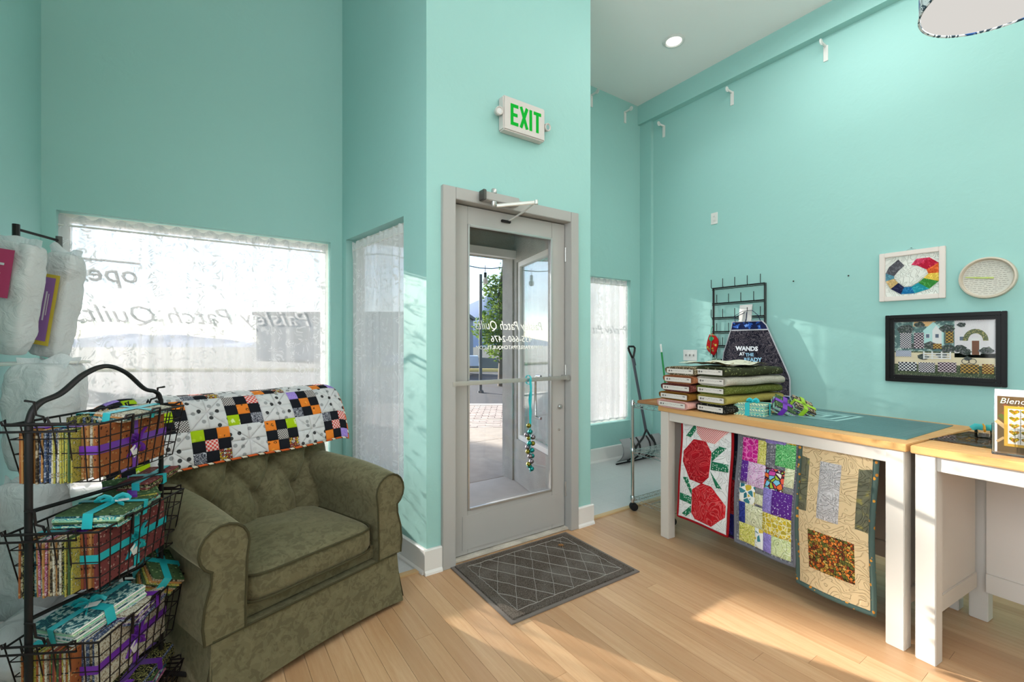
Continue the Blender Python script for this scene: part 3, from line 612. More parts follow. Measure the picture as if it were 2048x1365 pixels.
qs = [('check', (40, 40, 62), (226, 222, 224), 130), ('check', (60, 44, 58), (214, 200, 206), 100), ('check', (196, 160, 84), (80, 70, 60), 90), ('check', (200, 176, 96), (120, 60, 50), 110), ('check', (150, 160, 184), (196, 200, 212), 150), ('check', (230, 230, 230), (36, 40, 60), 90)]
def qm(i): k = qs[i % 6]; return fm('print_quilt%d' % (i % 6), 'check', [k[1], k[2]], k[3])
for i, (x0, y0, x1, y1) in enumerate([(-.23, .0, -.165, .115), (-.15, .0, -.095, .115), (.02, .04, .06, .12), (-.045, .035, -.0, .0), (-.255, -.06, -.165, -.015), (-.24, -.165, -.135, -.10), (-.125, -.17, -.035, -.10), (-.02, -.165, .075, -.095), (.095, -.165, .185, -.105), (.2, -.165, .255, -.10)]): R2(x0, y0, x1, y1, zb+.0040+.0001*i, qm(i))
for y in (-.035, -.052, -.068): R2(-.095, y-.004, .045, y+.004, zb+.0055, g_white)
for x in (-.095, -.05, 0, .045): R2(x-.004, -.075, x+.004, -.02, zb+.0056, g_white)
for x in (.12, .155):
    for k in range(12): a0, a1 = k*PI/6, (k+1)*PI/6; flat(P, [(x+.02*math.cos(a0), -.085+.02*math.sin(a0)), (x+.02*math.cos(a1), -.085+.02*math.sin(a1)), (x+.016*math.cos(a1), -.085+.016*math.sin(a1)), (x+.016*math.cos(a0), -.085+.016*math.sin(a0))], zb+.0055, g_dk)
P.done('print', None, pf, norm=False)
b = MB(); b.box((0, 0, .0155), (2*iw, 2*ih, .0012)); b.done('picture_glass', glass('picture_glass', (.98, .98, .98), .035), pf)

ck = thing('wall_clock', 'round cream wall clock with word-printed face and pale green hands', 'clock', (XR, .70, 1.733)); ck.matrix_world = wallM(.70, 1.733)
MCR = plain('cream_clock_rim', (206, 196, 180), .5)
b = MB(); b.lathe([(.120, .001), (.134, .001), (.138, .012), (.134, .040), (.126, .042), (.119, .030), (.118, .010)], seg=64, cap=False); b.done('rim', MCR, ck, True)
b = MB(); b.lathe([(.119, .0), (.119, .012), (0, .012)], seg=64); face_ = b.done('face', plain('clock_face', (208, 206, 196), .7), ck)
b = MB(); r3 = random.Random(11)
for k in range(17):
    y = -.104+k*.013; x = -math.sqrt(max(0, .112**2-y*y))
    while True:
        ln = r3.uniform(.008, .022); xm = math.sqrt(max(0, .112**2-y*y))
        if x+ln > xm: break
        m = x
        while m < x+ln: b.box((m, y, .0126), (.0013, r3.uniform(.002, .0032), .0004)); m += .0022
        x += ln+r3.uniform(.004, .012)
stuff(b.done('printed_words', plain('clock_ink', (120, 112, 106), .7), ck))
MHG = plain('pale_green_hand', (186, 202, 112), .4)
for nm, ang, ln, w_ in (('minute_hand', 172, .105, .007), ('hour_hand', 174, .062, .010)):
    b = MB(); a = math.radians(ang); R = Matrix(((math.cos(a), -math.sin(a), 0), (math.sin(a), math.cos(a), 0), (0, 0, 1))); b.box(R@Vector((ln/2-.015, 0, .018 if nm[0] == 'm' else .0155)), (ln+.03, w_, .0012), R); b.done(nm, MHG, ck)
b = MB(); b.lathe([(.006, .012), (.006, .021), (0, .022)], seg=12); b.done('spindle', MHG, ck)
# ------------------------------------------------------------ the two counter tables
TA = math.radians(4.9); TRZ = math.atan2(-math.cos(TA), -math.sin(TA)); T0 = Vector((2.541, 1.972, 0))
TU = Vector((-math.sin(TA), -math.cos(TA), 0)); TV = Vector((math.cos(TA), -math.sin(TA), 0))
def tl(x, y, z=0): return T0+TU*x+TV*y+Vector((0, 0, z))          # table ground grid: x along the front, y toward the wall
M_TOPX = planks('oak_board', (220, 178, 120), (204, 154, 92), (182, 124, 66), .4, 'x')
M_TABW = plain('table_white', (206, 199, 190), .42)
def table(label, x0, y0, W, first):
    D, H = .80, .877; r = thing('counter_table', label, 'table', tl(x0, y0), TRZ)
    for i in range(5):
        b = MB(); q = D/5; b.box((W/2, q*(i+.5), H-.016), (W, q-.0006, .032), bev=.0015 if i else .003); b.done('top_board', M_TOPX, r)
    lw = .066; BY = .56
    for x, y in ((.012+lw/2, .012+lw/2), (W-.012-lw/2, .012+lw/2), (.012+lw/2, BY+.075), (W-.012-lw/2, BY+.075)):
        b = MB(); b.box((x, y, (H-.032)/2), (lw, lw, H-.032), bev=.003); b.done('leg', M_TABW, r)
    b = MB(); b.span((.078, .020, .785), (W-.078, .040, .845), bev=.002); b.done('front_apron', M_TABW, r)
    for x in (.040, W-.040):
        b = MB(); b.span((x-.006, .078, .235), (x+.006, BY, .845)); b.done('side_panel', M_TABW, r)
        b = MB(); b.span((x-.012, .078, .165), (x+.012, BY, .236), bev=.002); b.done('side_rail', M_TABW, r)
    b = MB(); b.span((.078, BY+.02, .235), (W-.078, BY+.032, .845)); b.done('back_panel', M_TABW, r)
    b = MB(); b.span((.078, BY+.010, .15), (W-.078, BY+.034, .236), bev=.002); b.done('back_rail', M_TABW, r)
    return r
table('long white counter table with oak top carrying the bolts and cutting mat', 0, 0, 1.345, True)
table('white counter table with oak top at right edge, carrying the pattern stand', 1.358, -.004, 1.345, False)
HT = .877
# ------------------------------------------------------------ quilts
def normal(S, u, v, e=1e-3):
    a = S(u+e, v)-S(u-e, v); c = S(u, v+e)-S(u, v-e); n = a.cross(c); return n.normalized() if n.length > 0 else Vector((0, 0, 1))
def qpuff(b, S, poly, su, sv, h, z0, sgn, seg):
    n0 = len(poly); P_ = []
    for i in range(n0):
        a, c = poly[i], poly[(i+1) % n0]; ln = math.hypot((c[0]-a[0])*su, (c[1]-a[1])*sv); k = max(1, int(math.ceil(ln/seg)))
        for j in range(k): P_.append((a[0]+(c[0]-a[0])*j/k, a[1]+(c[1]-a[1])*j/k))
    cx_, cy_ = sum(p[0] for p in P_)/len(P_), sum(p[1] for p in P_)/len(P_); rings = []
    for s_, hh in ((1, .0), (.93, .7), (.6, 1.0)):
        R_ = []
        for p in P_:
            u, v = cx_+(p[0]-cx_)*s_, cy_+(p[1]-cy_)*s_; w_ = b.bm.verts.new(S(u, v)+normal(S, u, v)*sgn*(z0+h*hh)); R_.append((w_, (u*su, v*sv)))
        rings.append(R_)
    w_ = b.bm.verts.new(S(cx_, cy_)+normal(S, cx_, cy_)*sgn*(z0+h)); cc = (w_, (cx_*su, cy_*sv)); N_ = len(P_)
    for a, c in zip(rings, rings[1:]):
        for i in range(N_): q = [a[i], a[(i+1) % N_], c[(i+1) % N_], c[i]]; b.face([t[0] for t in q], [t[1] for t in q])
    for i in range(N_): q = [rings[-1][i], rings[-1][(i+1) % N_], cc]; b.face([t[0] for t in q], [t[1] for t in q])
def qpatch(root, S, poly, m, su, sv, h=.004, z0=.0015, sgn=-1, name='patch', seg=.035):
    b = MB()
    for pl_ in (poly if isinstance(poly[0][0], (tuple, list)) else [poly]): qpuff(b, S, pl_, su, sv, h, z0, sgn, seg)
    return b.done(name, m, root, smooth='all')
def rect(a, b_, c, d): return [(a, b_), (c, b_), (c, d), (a, d)]
def backing(root, S, su, sv, m_back, m_bind, nu=16, nv=30, th=.007, sgn=-1, bw=.006):
    b = MB(); f = b.grid(lambda u, v: S(u, v), nu, nv, lambda u, v: (u*su, v*sv)); g = b.grid(lambda u, v: S(u, v)-normal(S, min(max(u, .002), .998), min(max(v, .002), .998))*sgn*th, nu, nv, lambda u, v: (u*su, v*sv))
    b.done('backing', m_back, root, smooth='all')
    b = MB(); pts = [(i/nu, 0) for i in range(nu)]+[(1, j/nv) for j in range(nv)]+[(1-i/nu, 1) for i in range(nu)]+[(0, 1-j/nv) for j in range(nv)]
    b.tube([S(u, v)-normal(S, min(max(u, .002), .998), min(max(v, .002), .998))*sgn*th*.4 for u, v in pts], bw, 8, True); b.done('binding', m_bind, root, smooth='all')
def hang(x0, x1, zt, zb, yo, bow=.012, skew=0, ph=0):
    w_, h_ = x1-x0, zt-zb
    def S(u, v): return Vector((x0+w_*u+.006*math.sin(v*5+ph), yo-.035*v+bow*math.sin(u*5.0+ph)*(.3+.7*v)+.004*math.sin(v*9), zt-(h_+skew*u)*v))
    return S, w_, h_
def quilt_root(label): return thing('table_quilt', label, 'quilt', tl(0, 0), TRZ, 'quilts hanging under the counter table')
F = fabric
MQWH = F('white_quilting', 'solid', [(222, 222, 220)], coord='UV', quilt=12)
MRED = F('red_quilting', 'swirl', [(168, 22, 34), (196, 66, 70)], 26, 'UV', quilt=14); MRED2 = F('bright_red_quilting', 'swirl', [(192, 28, 38), (212, 82, 84)], 26, 'UV', quilt=14)
MRB = F('dark_red_binding', 'solid', [(140, 18, 26)]); MGRN = F('green_spot', 'dots', [(34, 108, 76), (190, 210, 196), (34, 108, 76)], 70, 'UV'); MGING = F('red_gingham', 'check', [(196, 50, 60), (232, 216, 210)], 150, 'UV')
S, w_, h_ = hang(.146, .508, .83, .175, .062, .008); r = quilt_root('red, white and green octagon quilt hanging leftmost under the table')
backing(r, S, w_, h_, MQWH, MRB, bw=.008)
X = lambda pts: [(.03+u*.94, .0+v*.985) for u, v in pts]
qpatch(r, S, rect(.03, 0, .97, .985), MQWH, w_, h_, .002, .001, name='white_ground', seg=.02)
for pts, m in (([(.29, 0), (.975, 0), (.98, .077), (.70, .22), (.43, .22), (.30, .15)], MGING), ([(.23, .215), (.5, .21), (.63, .30), (.61, .54), (.46, .626), (.2, .617), (.03, .458), (.03, .35)], MRED), ([(.46, .617), (.68, .62), (.985, .75), (.98, .856), (.71, .99), (.34, .985), (.255, .936), (.255, .707)], MRED2)):
    qpatch(r, S, X(pts), m, w_, h_, .005, .0028, name='octagon')
for pts in ([(0, 0), (.29, 0), (.28, .05), (0, .055)], [(.28, .055), (.29, .12), (.175, .205), (.06, .2)], [(.78, .23), (.93, .235), (.64, .39), (.63, .31)], [(.64, .385), (.99, .375), (.99, .445), (.64, .465)], [(.63, .475), (.675, .5), (.895, .61), (.78, .615)], [(.05, .61), (.15, .6), (.255, .715), (.255, .765)], [(0, .775), (.255, .78), (.255, .86), (0, .845)], [(.255, .865), (.255, .935), (.15, .99), (.06, .975)]):
    qpatch(r, S, X(pts), MGRN, w_, h_, .003, .0032, name='leaf_strip')
# patchwork quilt in the middle
S, w_, h_ = hang(.545, .880, .83, .162, .060, .010, -.0, 1); r = quilt_root('purple, yellow and pink patchwork quilt hanging between the red and the beige ones')
MGB = F('grey_floral', 'speckle', [(104, 104, 112), (140, 140, 146), (176, 174, 176)], 90, 'UV', quilt=10)
backing(r, S, w_, h_, MGB, MGB, bw=.009)
pal = dict(cream=F('cream_vine', 'speckle', [(206, 208, 170), (226, 226, 196), (150, 154, 120)], 60, 'UV', quilt=12), stripe=F('grey_stripe', 'speckle', [(120, 120, 118), (150, 148, 150), (96, 98, 98)], 70, 'UV'),
    lav=F('lavender', 'speckle', [(140, 126, 196), (160, 150, 212), (126, 110, 184)], 110, 'UV', quilt=14), yel=F('yellow_leaf', 'cells', [(226, 220, 170), (206, 178, 50), (214, 194, 86), (188, 168, 60)], 45, 'UV', quilt=12), mag=F('magenta_print', 'cells', [(222, 120, 180), (186, 30, 128), (198, 44, 140)], 40, 'UV', quilt=14),
    yg=F('yellow_green', 'cells', [(226, 220, 150), (186, 184, 74), (200, 194, 96)], 90, 'UV', quilt=14), gfl=MGB, grn=F('green_vine', 'swirl', [(76, 166, 92), (150, 214, 150)], 60, 'UV', quilt=14), pur=F('purple_spot', 'speckle', [(86, 40, 130), (86, 40, 130), (214, 206, 232)], 120, 'UV'),
    pnk=F('pink_print', 'cells', [(216, 198, 216), (206, 160, 200), (214, 176, 208), (190, 150, 186)], 60, 'UV', quilt=12), mul=F('bright_pebbles', 'cells', [(60, 30, 50), (226, 110, 50), (190, 70, 150), (120, 190, 216), (160, 190, 60), (226, 220, 210), (220, 90, 70)], 40, 'UV'), teal=F('teal_gold_leaf', 'cells', [(226, 228, 222), (40, 108, 122), (204, 176, 70), (60, 128, 140), (226, 228, 222), (196, 170, 60)], 34, 'UV'),
    navy=F('navy_blue', 'swirl', [(34, 44, 120), (60, 74, 150)], 60, 'UV', quilt=14), pgr=F('pale_green', 'swirl', [(196, 208, 150), (216, 224, 186)], 50, 'UV', quilt=10))
for a, m in [((.0, 0, .47, .03), 'cream'), ((.0, .03, .47, .09), 'stripe'), ((.47, 0, .84, .11), 'lav'), ((.84, .0, 1, .09), 'yel'), ((.03, .10, .33, .30), 'mag'), ((.33, .10, .49, .30), 'yg'), ((.49, .11, .66, .31), 'gfl'), ((.66, .09, 1, .28), 'grn'),
        ((.03, .30, .16, .48), 'pur'), ((.16, .30, .5, .5), 'pnk'), ((.5, .31, .84, .48), 'mul'), ((.84, .28, 1, .43), 'cream'), ((.84, .43, 1, .48), 'stripe'), ((.03, .50, .34, .66), 'teal'), ((.34, .5, .5, .55), 'stripe'), ((.34, .55, .5, .64), 'cream'), ((.5, .48, .66, .68), 'lav'), ((.66, .48, 1, .68), 'pur'),
        ((.03, .66, .15, .84), 'navy'), ((.15, .66, .5, .84), 'cream'), ((.5, .68, 1, .85), 'yel'), ((.03, .84, .35, 1), 'yg'), ((.35, .84, .52, 1), 'teal'), ((.52, .85, .67, 1), 'lav'), ((.67, .85, 1, 1), 'pgr')]:
    f_ = lambda u: .045+.91*u; g_ = lambda v: .0+.975*v; qpatch(r, S, rect(f_(a[0]), g_(a[1]), f_(a[2]), g_(a[3])), pal[m], w_, h_, .004)
# autumn quilt on the right
S, w_, h_ = hang(.888, 1.215, .83, .09, .052, .010, -.0, 2.2); r = quilt_root('beige autumn leaf quilt with teal spotted edge hanging rightmost under the table')
MBG = F('beige_quilting', 'solid', [(214, 188, 146)], coord='UV', quilt=13); MTB = F('teal_pumpkin', 'dots', [(74, 92, 86), (204, 140, 50), (186, 120, 44)], 34)
MLEAF = F('autumn_leaves', 'cells', [(40, 42, 26), (204, 106, 40), (156, 120, 50), (98, 100, 46), (196, 160, 80), (122, 56, 34), (220, 130, 56)], 85, 'UV', quilt=8); MGRY = F('sage_batik', 'speckle', [(98, 98, 80), (112, 110, 84), (136, 128, 76)], 26, 'UV', quilt=12); MSIL = F('silver_quilting', 'swirl', [(176, 172, 172), (204, 200, 200)], 50, 'UV', quilt=16)
backing(r, S, w_, h_, MTB, MTB, bw=.010)
f_ = lambda u: .04+.92*u; g_ = lambda v: v*.982
def q3(a, m, z=.003, h=.004): qpatch(r, S, rect(f_(a[0]), g_(a[1]), f_(a[2]), g_(a[3])), m, w_, h_, h, z)
q3((0, 0, 1, 1), MBG, .001, .003)
q3((.14, 0, .80, .07), MLEAF); q3((.0, .14, .13, .51), MGRY); q3((.83, .14, 1, .53), MGRY); q3((.29, .14, .61, .53), MSIL); q3((.15, .62, .83, .88), MLEAF)
# a further quilt further back, seen in the gaps
S, w_, h_ = hang(.40, .72, .83, .15, .115, .006, 0, .4); r = quilt_root('navy, red and blue quilt mostly hidden behind the red and purple quilts')
MBL = F('blue_batik', 'speckle', [(34, 36, 96), (52, 50, 140), (28, 28, 70)], 30, 'UV'); MNV = F('navy_cloth', 'solid', [(24, 30, 50)]); MRP = F('plum_binding', 'solid', [(70, 20, 70)])
backing(r, S, w_, h_, MNV, MRP)
for v0, v1, m in ((0, .25, MNV), (.25, .5, F('grey_black', 'speckle', [(50, 52, 60), (84, 86, 92)], 80, 'UV')), (.5, .8, MRED), (.8, .98, MBL)):
    for u0, u1 in ((.03, .5), (.5, .97)): qpatch(r, S, rect(u0, v0, u1, v1), m, w_, h_, .003)
# ------------------------------------------------------------ fabric bolts
def bolt(label, x, y, z, W, H, D, m, tilt=0, lean=0, stripe=(196, 190, 182)):
    p = tl(x, y, z); r = thing('fabric_bolt', label, 'fabric bolt', p, TRZ+tilt, 'fabric bolts stacked on the counter table')
    rr2 = random.Random(int(x*1000+z*777)); n = 28; b = MB()
    def sect(s, a):
        e = .5; c_, s_ = math.cos(a), math.sin(a); k = 1+.01*math.sin(3*a+s*9)
        return (W/2*abs(c_)**.42*(1 if c_ > 0 else -1)*k, H/2*abs(s_)**.75*(1 if s_ > 0 else -1)*k*(1-.10*s))
    def S_(u, v):
        a = 2*PI*u; q = sect(v, a); return Vector((W/2+q[0], D*v+.004*math.sin(a*2+v*5), H/2+q[1]+.002*math.sin(v*11)))
    g = b.grid(S_, n, 10, closed_u=True)
    # rounded near and far ends with the folded layers turning in
    def cap(row, y, dirn):
        prev = row
        for k, (sc, dy) in enumerate(((.9, .004), (.8, -.004))):
            cur = [b.bm.verts.new(((v_.co.x-W/2)*sc+W/2, y-dirn*dy, (v_.co.z-H/2)*sc+H/2)) for v_ in row]
            for i in range(n): b.face([prev[i], prev[(i+1) % n], cur[(i+1) % n], cur[i]])
            prev = cur
        b.face(prev)
    cap(g[0], 0, 1); cap(g[-1], D, -1); b.done('cloth', m, r, smooth='all')
    b = MB(); b.box((W/2-.006, -.003, H/2-.002), (W*.80, .006, H*.52), bev=.001); lb = b.done('end_label', plain('bolt_board', (214, 208, 200), .6), r)
    b = MB(); yy = -.0065
    for k in range(14): b.box((W*.22+k*W*.040+rr2.uniform(-.002, .002), yy, H*.5+rr2.uniform(-.002, .004)), (rr2.uniform(.003, .006), .0006, .0018))
    b.lathe([(H*.12, 0), (H*.12, .0006)], (W*.16, yy, H*.48), (0, -1, 0), 14); b.lathe([(H*.09, 0), (H*.09, .0006)], (W*.235, yy, H*.48), (0, -1, 0), 14)
    b.box((W*.80, yy, H*.56), (W*.07, .0006, H*.10)); stuff(b.done('label_print', plain('label_ink', (110, 106, 104), .7), lb))
    return r
hL = .0545
cl = [('pink', F('bolt_pink', 'speckle', [(204, 152, 142), (212, 164, 154)], 200)), ('golden brown', F('bolt_brown', 'speckle', [(116, 78, 28), (140, 98, 38), (92, 58, 20)], 240)), ('burgundy speckled', F('bolt_burgundy', 'speckle', [(88, 42, 38), (120, 60, 52), (150, 110, 90)], 220)), ('rust', F('bolt_rust', 'speckle', [(140, 86, 56), (158, 102, 70), (176, 128, 92)], 220)), ('cream and brown printed', F('bolt_cream', 'speckle', [(96, 84, 62), (170, 156, 130), (206, 196, 168)], 120))]
pos = ['at the bottom of the left stack', 'second from the bottom in the left stack', 'in the middle of the left stack', 'second from the top of the left stack', 'on top of the left stack']
for i, (n_, m) in enumerate(cl): bolt('%s fabric bolt %s' % (n_, pos[i]), .008+.014*i, -.018+.004*i, HT+hL*i, .262-.004*i, hL, .52, m, math.radians(.6*i))
cr_ = [('black speckled', F('bolt_black', 'speckle', [(26, 26, 24), (34, 34, 30), (150, 146, 128)], 160)), ('mustard olive', F('bolt_mustard', 'swirl', [(140, 128, 60), (170, 160, 92)], 190)), ('olive green', F('bolt_olive', 'speckle', [(82, 90, 36), (96, 104, 44), (150, 154, 100)], 200)), ('pale grey cream', F('bolt_grey', 'swirl', [(150, 146, 132), (196, 192, 180)], 220)), ('dark green leaf', F('bolt_leaf', 'floral', [(50, 54, 34), (178, 178, 148), (120, 128, 84), (70, 78, 48)], 44))]
pos = [q.replace('left', 'right') for q in pos]; hz = [0, .056, .112, .166, .222]
for i, (n_, m) in enumerate(cr_): bolt('%s fabric bolt %s' % (n_, pos[i]), .278+.003*(i % 2)+.002*i, .035-.012*(i == 4)-.006*(i > 1), HT+hz[i], .222, .056 if i < 3 else .058, .54-.02*(i == 0), m, math.radians(-2.5+.8*(i % 3)))
# loose folded cloth on top
MLC = F('loose_cream_cloth', 'floral', [(214, 210, 190), (150, 146, 110), (96, 92, 60), (190, 184, 150)], 26)
r = thing('folded_remnant', 'crumpled cream and olive print remnant lying on top of the bolts', 'fabric', tl(.20, .12, HT+.275), TRZ)
b = MB()
def RS(k): return lambda u, v: Vector((-.08+.36*u+.02*math.sin(v*5), -.06+.40*v+.05*u, .010+.008*k+.010*math.sin(u*8+v*3+k)*math.sin(v*7)+.012*math.exp(-((u-.5)**2)*9)))
b.grid(RS(0), 18, 14); b.grid(RS(1.1), 18, 14); 
for q in range(18): pass
b.done('cloth', MLC, r, smooth='all'); b = MB(); b.grid(lambda u, v: Vector((.16+.10*u, -.07+.10*v, .024+.012*math.sin(v*4+u*3))), 6, 6); b.done('turned_corner', F('olive_reverse', 'speckle', [(120, 98, 44), (150, 128, 70)], 90), r, smooth='all')

# ------------------------------------------------------------ tied stacks of fat quarters
PR = []
def prints():
    base = [((151, 88, 52), (183, 147, 96), (69, 37, 27)), ((167, 157, 75), (99, 106, 49), (204, 201, 181)), ((67, 124, 124), (171, 192, 187), (37, 75, 88)), ((34, 33, 30), (163, 159, 96), (59, 57, 46)), ((117, 60, 60), (177, 143, 130), (55, 30, 36)), ((192, 187, 171), (124, 105, 86), (165, 152, 123)),
        ((96, 71, 122), (171, 155, 183), (53, 40, 72)), ((64, 89, 57), (147, 166, 116), (37, 52, 37)), ((60, 75, 104), (170, 176, 189), (30, 36, 55)), ((169, 122, 72), (208, 186, 145), (115, 64, 39)), ((152, 82, 108), (200, 171, 178), (87, 43, 62)), ((99, 87, 68), (50, 44, 37), (169, 156, 131))]
    ks = ['floral', 'speckle', 'cells', 'swirl', 'floral', 'speckle', 'cells', 'floral', 'speckle', 'floral', 'swirl', 'cells']
    for i, (c, k) in enumerate(zip(base, ks)): PR.append(fabric('fat_quarter%d' % i, k, [c[0], c[1], c[2]] if k != 'swirl' else [c[0], c[1]], {'floral': 75, 'speckle': 170, 'cells': 95, 'swirl': 90}[k]))
prints()
MPURP = plain('purple_ribbon', (112, 48, 168), .35, 0, .5); MLIME = plain('lime_ribbon', (150, 190, 40), .35, 0, .5); MTAG = plain('paper_tag', (230, 226, 222), .7)
RIBS = {'teal': M_RIB, 'purple': MPURP, 'lime': MLIME}
_sheet = {}
def sheet_mesh(w_, d, h):
    k = (round(w_, 3), round(d, 3), round(h, 4))
    if k not in _sheet:
        b = MB(); n = 6; pr = []
        for i in range(n+1): a = -PI/2+PI*i/n; pr.append((w_/2-h/2+h/2*math.cos(a), h/2+h/2*math.sin(a)*.94))
        poly = pr+[(-w_/2+.001, h*.97), (-w_/2, h*.55), (-w_/2+.002, h*.5), (-w_/2, h*.45), (-w_/2+.001, .03*h)]
        b.prism(poly, lambda x, z: (x, -d/2, z), lambda x, z: (x, d/2, z)); o = b.done('tmp', None); me = o.data; bpy.data.objects.remove(o); _sheet[k] = me
    return _sheet[k]
def bundle(label, M, w_, d, H, n, pids, rib='teal', group='ribbon-tied fabric bundles', seed=0, bow=True, tagon=False, cross=True, fan=0):
    """stack of n folded cloths, lying in local xy, ribbon around; M places the bottom centre"""
    r = bpy.data.objects.new('fabric_bundle', None); COL.objects.link(r); r.matrix_world = M; tag(r, label, 'fabric bundle', group); rr2 = random.Random(seed); h = H/n
    for i in range(n):
        key = pids[i % len(pids)]; me0 = sheet_mesh(w_, d, h); nm = (me0.name, key)
        if nm not in _sheet: m2 = me0.copy(); m2.name = 'fabric_piece'; m2.materials.clear(); m2.materials.append(PR[key] if isinstance(key, int) else key); _sheet[nm] = m2
        o = bpy.data.objects.new('fabric_piece', _sheet[nm]); COL.objects.link(o); o.parent = r; flip = PI if rr2.random() < .25 else 0
        o.location = (rr2.uniform(-.003, .003), rr2.uniform(-.003, .003), h*i); o.rotation_euler = (0, 0, flip+rr2.uniform(-.02, .02)+fan*(i/n-.5))
    b = MB(); rw = min(.013, w_*.12); e = .0025; z1 = H+e
    def band(ax):
        L_ = (w_ if ax == 0 else d)/2+.004; P4 = [(-L_, -e), (L_, -e), (L_, z1), (-L_, z1)]; y0 = rr2.uniform(-.01, .01)
        for i in range(4):
            p, q = P4[i], P4[(i+1) % 4]
            f = (lambda a, s: Vector((a[0], y0+s*rw, a[1]))) if ax == 0 else (lambda a, s: Vector((y0+s*rw, a[0], a[1])))
            b.face([b.bm.verts.new(f(p, -1)), b.bm.verts.new(f(q, -1)), b.bm.verts.new(f(q, 1)), b.bm.verts.new(f(p, 1))])
    band(0)
    if cross: band(1)
    rb = b.done('ribbon', RIBS[rib], r, norm=False)
    if bow:
        b = MB(); sz = min(w_, d)*.26
        for a0 in (.5, .5+PI):
            pts = [Vector((math.cos(a0)*sz*t, math.sin(a0)*sz*t, z1+.004+.016*math.sin(PI*t))) for t in (0, .25, .5, .75, 1)]+[Vector((math.cos(a0+.5)*sz*t, math.sin(a0+.5)*sz*t, z1+.003+.006*math.sin(PI*t))) for t in (.75, .5, .25, 0)]
            b.tube(pts, .006, 6, ry=.0012, up=(0, 0, 1))
        for a0 in (-.7, 2.3): b.tube([Vector((math.cos(a0)*sz*1.5*t, math.sin(a0)*sz*1.5*t, z1+.004+.004*math.sin(6*t))) for t in (0, .3, .6, 1)], .006, 6, ry=.0012, up=(0, 0, 1))
        b.lathe([(.007, 0), (.008, .004), (.005, .009)], (0, 0, z1), seg=8); b.done('bow', RIBS[rib], rb)
    if tagon: b = MB(); b.box((w_*.18, -d*.05, z1+.008), (.035, .024, .001), Matrix.Rotation(.5, 3, 'Z')); b.done('price_tag', MTAG, r)
    return r
def TM(x, y, z, rz=0, rx=0, ry=0): return Matrix.Translation(tl(x, y, z)) @ Matrix.Rotation(TRZ+rz, 4, 'Z') @ Matrix.Rotation(rx, 4, 'X') @ Matrix.Rotation(ry, 4, 'Y')
aq = [F('aqua_stripe', 'stripe', [(90, 160, 150), (196, 210, 150), (230, 226, 190)], 40), F('aqua_floral', 'swirl', [(70, 160, 160), (200, 222, 190)], 60), F('pale_mint', 'speckle', [(140, 190, 160), (200, 214, 170), (90, 150, 150)], 110), F('blue_stripe', 'stripe', [(80, 130, 180), (200, 214, 214), (120, 170, 90)], 50)]
bundle('aqua and mint fabric bundle with teal ribbon in front of the bolts', TM(.545, .20, HT, .25), .17, .13, .072, 9, aq, 'teal', 'fabric bundles on the counter table', 3)
bundle('green and purple fabric bundle with purple ribbon leaning behind the aqua one', TM(.63, .34, HT+.030, .5, .5, .55), .12, .11, .05, 7, [aq[2], PR[6], PR[7], aq[3]], 'purple', 'fabric bundles on the counter table', 4, bow=False)
bundle('grey and black fabric bundle with lime ribbon on the cutting mat corner', TM(.69, .42, HT+.030, .7, .5, .5), .12, .11, .05, 7, [PR[3], PR[8], PR[11], aq[2]], 'lime', 'fabric bundles on the counter table', 5, bow=False)
# ------------------------------------------------------------ cutting mat
r = thing('cutting_mat', 'large teal green cutting mat with pale printed lines on the counter table', 'cutting mat', tl(.99, .41, HT), TRZ)
b = MB(); poly = [(-.42, -.305), (.315, -.30), (.285, .325), (-.42, .37)]; b.prism(poly, lambda x, y: (x, y, 0), lambda x, y: (x, y, .003)); b.done('mat', plain('mat_teal', (78, 118, 118), .45, vary=.06), r)
MLN = plain('mat_lines', (120, 152, 152), .5); MLN2 = plain('mat_logo', (150, 190, 188), .5); b = MB(); z = .0033
for k in range(27):
    x = -.40+k*.0254
    if x < .28: b.box((x, .02, z), (.0007, .60, .0003))
for k in range(23): b.box((-.06, -.28+k*.0254, z), (.68, .0007, .0003))
for y in (.30, .31, .275, .32): b.box((-.065, y, z+.0002), (.70, .004, .0003))
for x in (.245, .262, .275): b.box((x, .0, z+.0002), (.0022, .58, .0003))
for k in range(20): b.box((-.40+k*.034, -.285, z+.0002), (.016, .004, .0003))
stuff(b.done('printed_grid', MLN, r)); b = MB()
def rring(x0, y0, x1, y1, t):
    for q in (((x0, y0), (x1, y0+t)), ((x0, y1-t), (x1, y1)), ((x0, y0+t), (x0+t, y1-t)), ((x1-t, y0+t), (x1, y1-t))): b.span((q[0][0], q[0][1], z), (q[1][0], q[1][1], z+.0004))
rring(-.40, -.06, -.07, .245, .022); rring(-.355, -.015, -.115, .20, .022); rring(-.29, .035, -.18, .15, .028)
b.done('printed_logo', MLN2, r)
